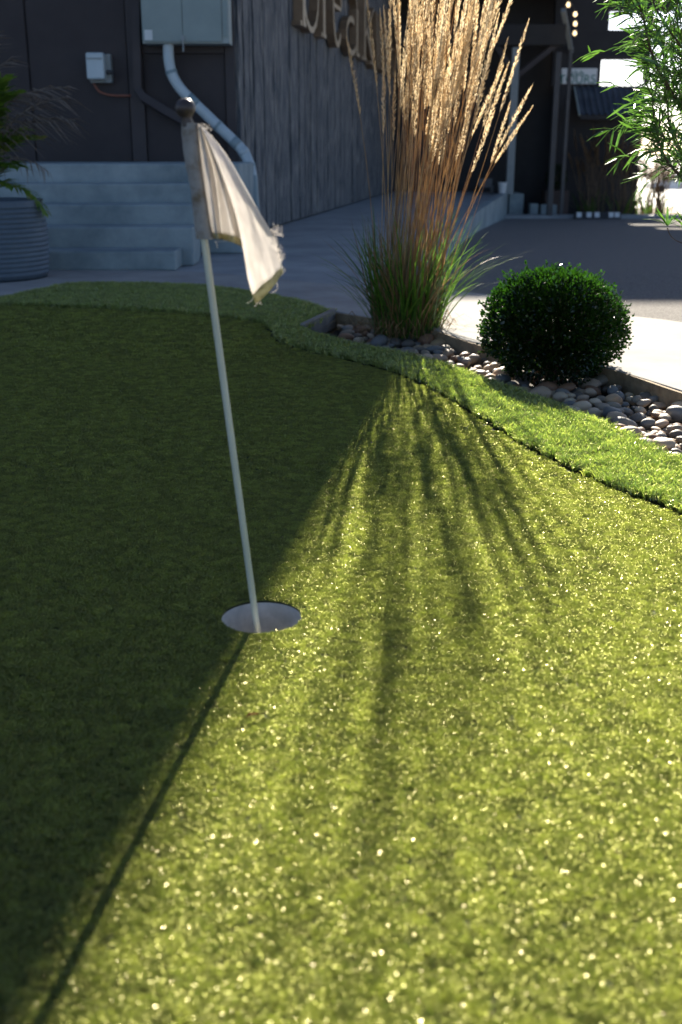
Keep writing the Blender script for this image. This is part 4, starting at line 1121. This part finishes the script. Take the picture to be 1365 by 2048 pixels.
# trunk (outside the frame) and main limbs
tw.tube([tb, tb+Vector((.02,0,.5)), tb+Vector((-.05,.02,1.0)), tb+Vector((-.02,.05,1.6))], [.03,.025,.02,.012], 8)
limb([tb+Vector((0,0,.7)), T(1500,300,3.2), T(1420,250,3.15), T(1345,215,3.1), T(1300,150,3.05), T(1275,90,3.0), T(1262,30,3.0), T(1240,-30,3.0)], .008, .002, 34, .13)
limb([tb+Vector((0,0,.8)), T(1480,200,3.2), T(1400,120,3.2), T(1350,40,3.2), T(1310,-60,3.2)], .008, .002, 40, .14)
limb([tb+Vector((0,0,.6)), T(1470,390,3.1), T(1400,400,3.05), T(1340,355,3.0), T(1305,310,3.0), T(1288,255,3.0), T(1280,190,3.0)], .006, .0015, 26, .10)
limb([T(1470,390,3.1), T(1390,360,3.2), T(1335,300,3.2), T(1315,240,3.2), T(1308,160,3.2), T(1300,80,3.2)], .005, .0015, 40, .12)
limb([tb+Vector((0,0,.9)), T(1520,120,3.3), T(1440,40,3.3), T(1390,-40,3.3)], .008, .003, 30, .15)
limb([T(1500,300,3.2), T(1440,320,3.3), T(1380,270,3.35), T(1345,180,3.35), T(1335,90,3.35), T(1330,0,3.35)], .005, .0015, 46, .12)
limb([T(1480,200,3.0), T(1420,190,2.95), T(1370,130,2.95), T(1330,80,2.9), T(1290,20,2.9), T(1270,-40,2.9)], .005, .0015, 36, .12)
for k in range(16):
    y0 = tr_.uniform(2.95,3.5); x = tr_.uniform(1325,1420); yy = tr_.uniform(60,340)
    limb([T(x+60,yy+50,y0), T(x+20,yy+10,y0), T(x-tr_.uniform(10,35),yy-tr_.uniform(30,80),y0)], .003, .001, 9, .09)
# drooping whips at the bottom
def whip(pl, y, n=2): tw.tube(spline([T(a,c,y) for a,c in pl], 5), .0016, 4)
whip([(1285,285),(1290,315),(1310,340),(1345,352),(1400,372)], 3.0); whip([(1300,290),(1312,325),(1345,352),(1400,392)], 3.0); whip([(1287,270),(1296,300),(1318,330),(1360,345)], 3.0)
whip([(1295,300),(1320,335),(1368,360)], 3.05)
whip([(1311,455),(1318,472),(1335,484),(1370,492),(1430,480)], 2.95); whip([(1349,462),(1355,475),(1370,485)], 2.95)
for (px, py, n) in ((1311,452,9), (1349,462,8), (1358,440,4)):
    for k in range(n):
        a = R(-90+(-62+124*k/(n-1)) + tr_.uniform(-6,6)); d_ = Vector((math.cos(a), tr_.gauss(0,.25), -math.sin(a)))
        leaf(T(px,py,2.95), d_, tr_.uniform(.045,.075), .0034)
# ragged sprays along the left outline
for (px, py, dx, dy, n) in ((1262,5,-1,.1,7),(1240,20,-1,0,5),(1275,60,-1,.2,5),(1280,95,-1,-.2,7),(1285,125,-1,.1,8),(1278,142,-1,.25,5),(1295,165,-1,.3,4),(1290,195,-1,.15,6),(1295,210,-1,.3,5),(1302,230,-1,.4,4),(1285,250,-1,.0,7),(1290,262,-1,.25,5),(1300,290,-1,.1,4)):
    for k in range(n):
        leaf(T(px+tr_.uniform(0,14), py+tr_.uniform(-10,10), tr_.uniform(2.95,3.08)), Vector((dx, tr_.gauss(0,.3), dy*.6+tr_.gauss(.1,.22))), tr_.uniform(.06,.10), .0045)
tw.build('branches', M['twig'], tree, kind='stuff'); lf.build('foliage', M['tree_leaf'], tree, kind='stuff')

# ------------------------------------------------------------------ turf
def tuft_mesh(name, seed, n, rad, lmin, lmax, wmin, wmax, lean, m_):
    r_ = random.Random(seed); b = MB()
    for k in range(n):
        a = r_.uniform(0,6.28); q = rad*math.sqrt(r_.random()); p = Vector((q*math.cos(a), q*math.sin(a), 0))
        az = r_.uniform(0,6.28); L_ = r_.uniform(lmin,lmax); le = r_.uniform(lean*.3, lean)
        d1 = Vector((math.cos(az)*math.sin(le*.5), math.sin(az)*math.sin(le*.5), math.cos(le*.5)))
        az2 = az+r_.gauss(0,.8); l2_ = min(2.0, le*1.5); d2 = Vector((math.cos(az2)*math.sin(l2_), math.sin(az2)*math.sin(l2_), math.cos(l2_)))
        w_ = r_.uniform(wmin,wmax)/2; t_ = r_.uniform(0,6.28); sd = Vector((math.cos(t_), math.sin(t_), 0)); sd = (sd-d1*sd.dot(d1)).normalized()
        m1 = p+d1*L_*.55; e = m1+d2*L_*.45; n0 = len(b.v)
        b.v += [tuple(p-sd*w_), tuple(p+sd*w_), tuple(m1+sd*w_), tuple(m1-sd*w_), tuple(e+sd*w_*.5), tuple(e-sd*w_*.5)]
        b.f += [(n0,n0+1,n0+2,n0+3), (n0+3,n0+2,n0+4,n0+5)]; b.m += [0,0]
    return b.mesh(name, m_)
def scatter(name, pts, scales, protos, label=None):
    """one object whose vertices carry the fibre tufts"""
    me = bpy.data.meshes.new(name); me.from_pydata([tuple(p) for p in pts], [], [])
    at = me.attributes.new('sc', 'FLOAT', 'POINT'); at.data.foreach_set('value', np.array(scales, dtype=np.float32))
    o = bpy.data.objects.new(name, me); COL.objects.link(o); o['kind'] = 'stuff'
    ng = bpy.data.node_groups.new(name+'_nodes', 'GeometryNodeTree')
    ng.interface.new_socket('Geometry', in_out='INPUT', socket_type='NodeSocketGeometry'); ng.interface.new_socket('Geometry', in_out='OUTPUT', socket_type='NodeSocketGeometry')
    N = ng.nodes; L = ng.links; gi = N.new('NodeGroupInput'); go = N.new('NodeGroupOutput')
    join = N.new('GeometryNodeGeometryToInstance')
    for k, pm in enumerate(protos):
        po = bpy.data.objects.new(name+'_tuft', pm)
        oi = N.new('GeometryNodeObjectInfo'); oi.inputs['Object'].default_value = po; oi.inputs['As Instance'].default_value = False
        L.new(oi.outputs['Geometry'], join.inputs[0])
    ip_ = N.new('GeometryNodeInstanceOnPoints'); ip_.inputs['Pick Instance'].default_value = True
    rv = N.new('FunctionNodeRandomValue'); rv.data_type = 'FLOAT_VECTOR'; rv.inputs[0].default_value = (-.08,-.08,0); rv.inputs[1].default_value = (.08,.08,6.283)
    na = N.new('GeometryNodeInputNamedAttribute'); na.data_type = 'FLOAT'; na.inputs['Name'].default_value = 'sc'
    ri = N.new('FunctionNodeRandomValue'); ri.data_type = 'INT'; ri.inputs['Min'].default_value = 0; ri.inputs['Max'].default_value = len(protos)-1
    L.new(gi.outputs[0], ip_.inputs['Points']); L.new(rv.outputs[0], ip_.inputs['Rotation']); L.new(na.outputs[0], ip_.inputs['Scale'])
    L.new(ri.outputs[2], ip_.inputs['Instance Index'])
    # several instances to pick from: one Geometry-to-Instance each, joined
    N.remove(join); jg = N.new('GeometryNodeJoinGeometry')
    for nd in [n_ for n_ in N if n_.bl_idname == 'GeometryNodeObjectInfo']:
        nd.inputs['As Instance'].default_value = True; L.new(nd.outputs['Geometry'], jg.inputs[0])
    L.new(jg.outputs[0], ip_.inputs['Instance']); L.new(ip_.outputs[0], go.inputs[0])
    md = o.modifiers.new('tufts', 'NODES'); md.node_group = ng
    return o
rg = np.random.RandomState(3)
def grid_pts(y0, y1, sp, poly, margin=0):
    xs = np.arange(-3.4, 3.4, sp); ys = np.arange(y0, y1, sp); X_, Y_ = np.meshgrid(xs, ys); X_ = X_.ravel()+rg.uniform(-.45,.45,X_.size)*sp; Y_ = Y_.ravel()+rg.uniform(-.45,.45,Y_.size)*sp
    k = (np.abs(X_) < .40*Y_+.9); X_, Y_ = X_[k], Y_[k]; k = inside_np(poly, X_, Y_); return X_[k], Y_[k]
# putting surface
PT = [tuft_mesh('turf_tuft', k, 150, .0105, .0030, .0060, .00055, .0010, 1.6, M['turf']) for k in range(6)]
P_, S_ = [], []
for (y0, y1, sp, s) in ((.35, 2.4, .0118, 1.0), (2.4, 4.0, .0155, 1.25), (4.0, 7.5, .026, 1.9)):
    X_, Y_ = grid_pts(y0, y1, sp, green_poly)
    k = np.hypot(X_-CUP.x, Y_-CUP.y) > CUP_R+.0085*s; X_, Y_ = X_[k], Y_[k]
    P_ += list(zip(X_, Y_, np.zeros(len(X_)))); S_ += [s*rg.uniform(.82,1.15)*(1+.12*mnoise.noise(Vector((x_*3.1, y_*2.2, 0)))+.06*mnoise.noise(Vector((x_*11, y_*9, 3)))) for x_, y_ in zip(X_, Y_)]
# ring of smaller tufts right up to the cup
for a in np.linspace(0, 6.283, 150):
    P_.append((CUP.x+(CUP_R+.006)*math.cos(a), CUP.y+(CUP_R+.006)*math.sin(a), -.001)); S_.append(.55)
scatter('putting_turf', P_, S_, PT)
FT = [tuft_mesh('fringe_tuft', 40+k, 70, .015, .014, .027, .0011, .0018, 1.1, M['fringe']) for k in range(6)]
X_, Y_ = grid_pts(1.2, 8.0, .0165, fringe_poly)
GEa = np.array(GE); dmin = np.full(len(X_), 9.0)
for i in range(len(GEa)-1):
    a_, d_ = GEa[i], GEa[i+1]-GEa[i]; t_ = np.clip(((X_-a_[0])*d_[0]+(Y_-a_[1])*d_[1])/(d_@d_), 0, 1)
    dmin = np.minimum(dmin, np.hypot(X_-a_[0]-t_*d_[0], Y_-a_[1]-t_*d_[1]))
k = dmin > .021; X_, Y_ = X_[k], Y_[k]
P_ = list(zip(X_, Y_, np.full(len(X_), .0))); S_ = list(rg.uniform(.8,1.2,len(X_)))
scatter('fringe_turf', P_, S_, FT)
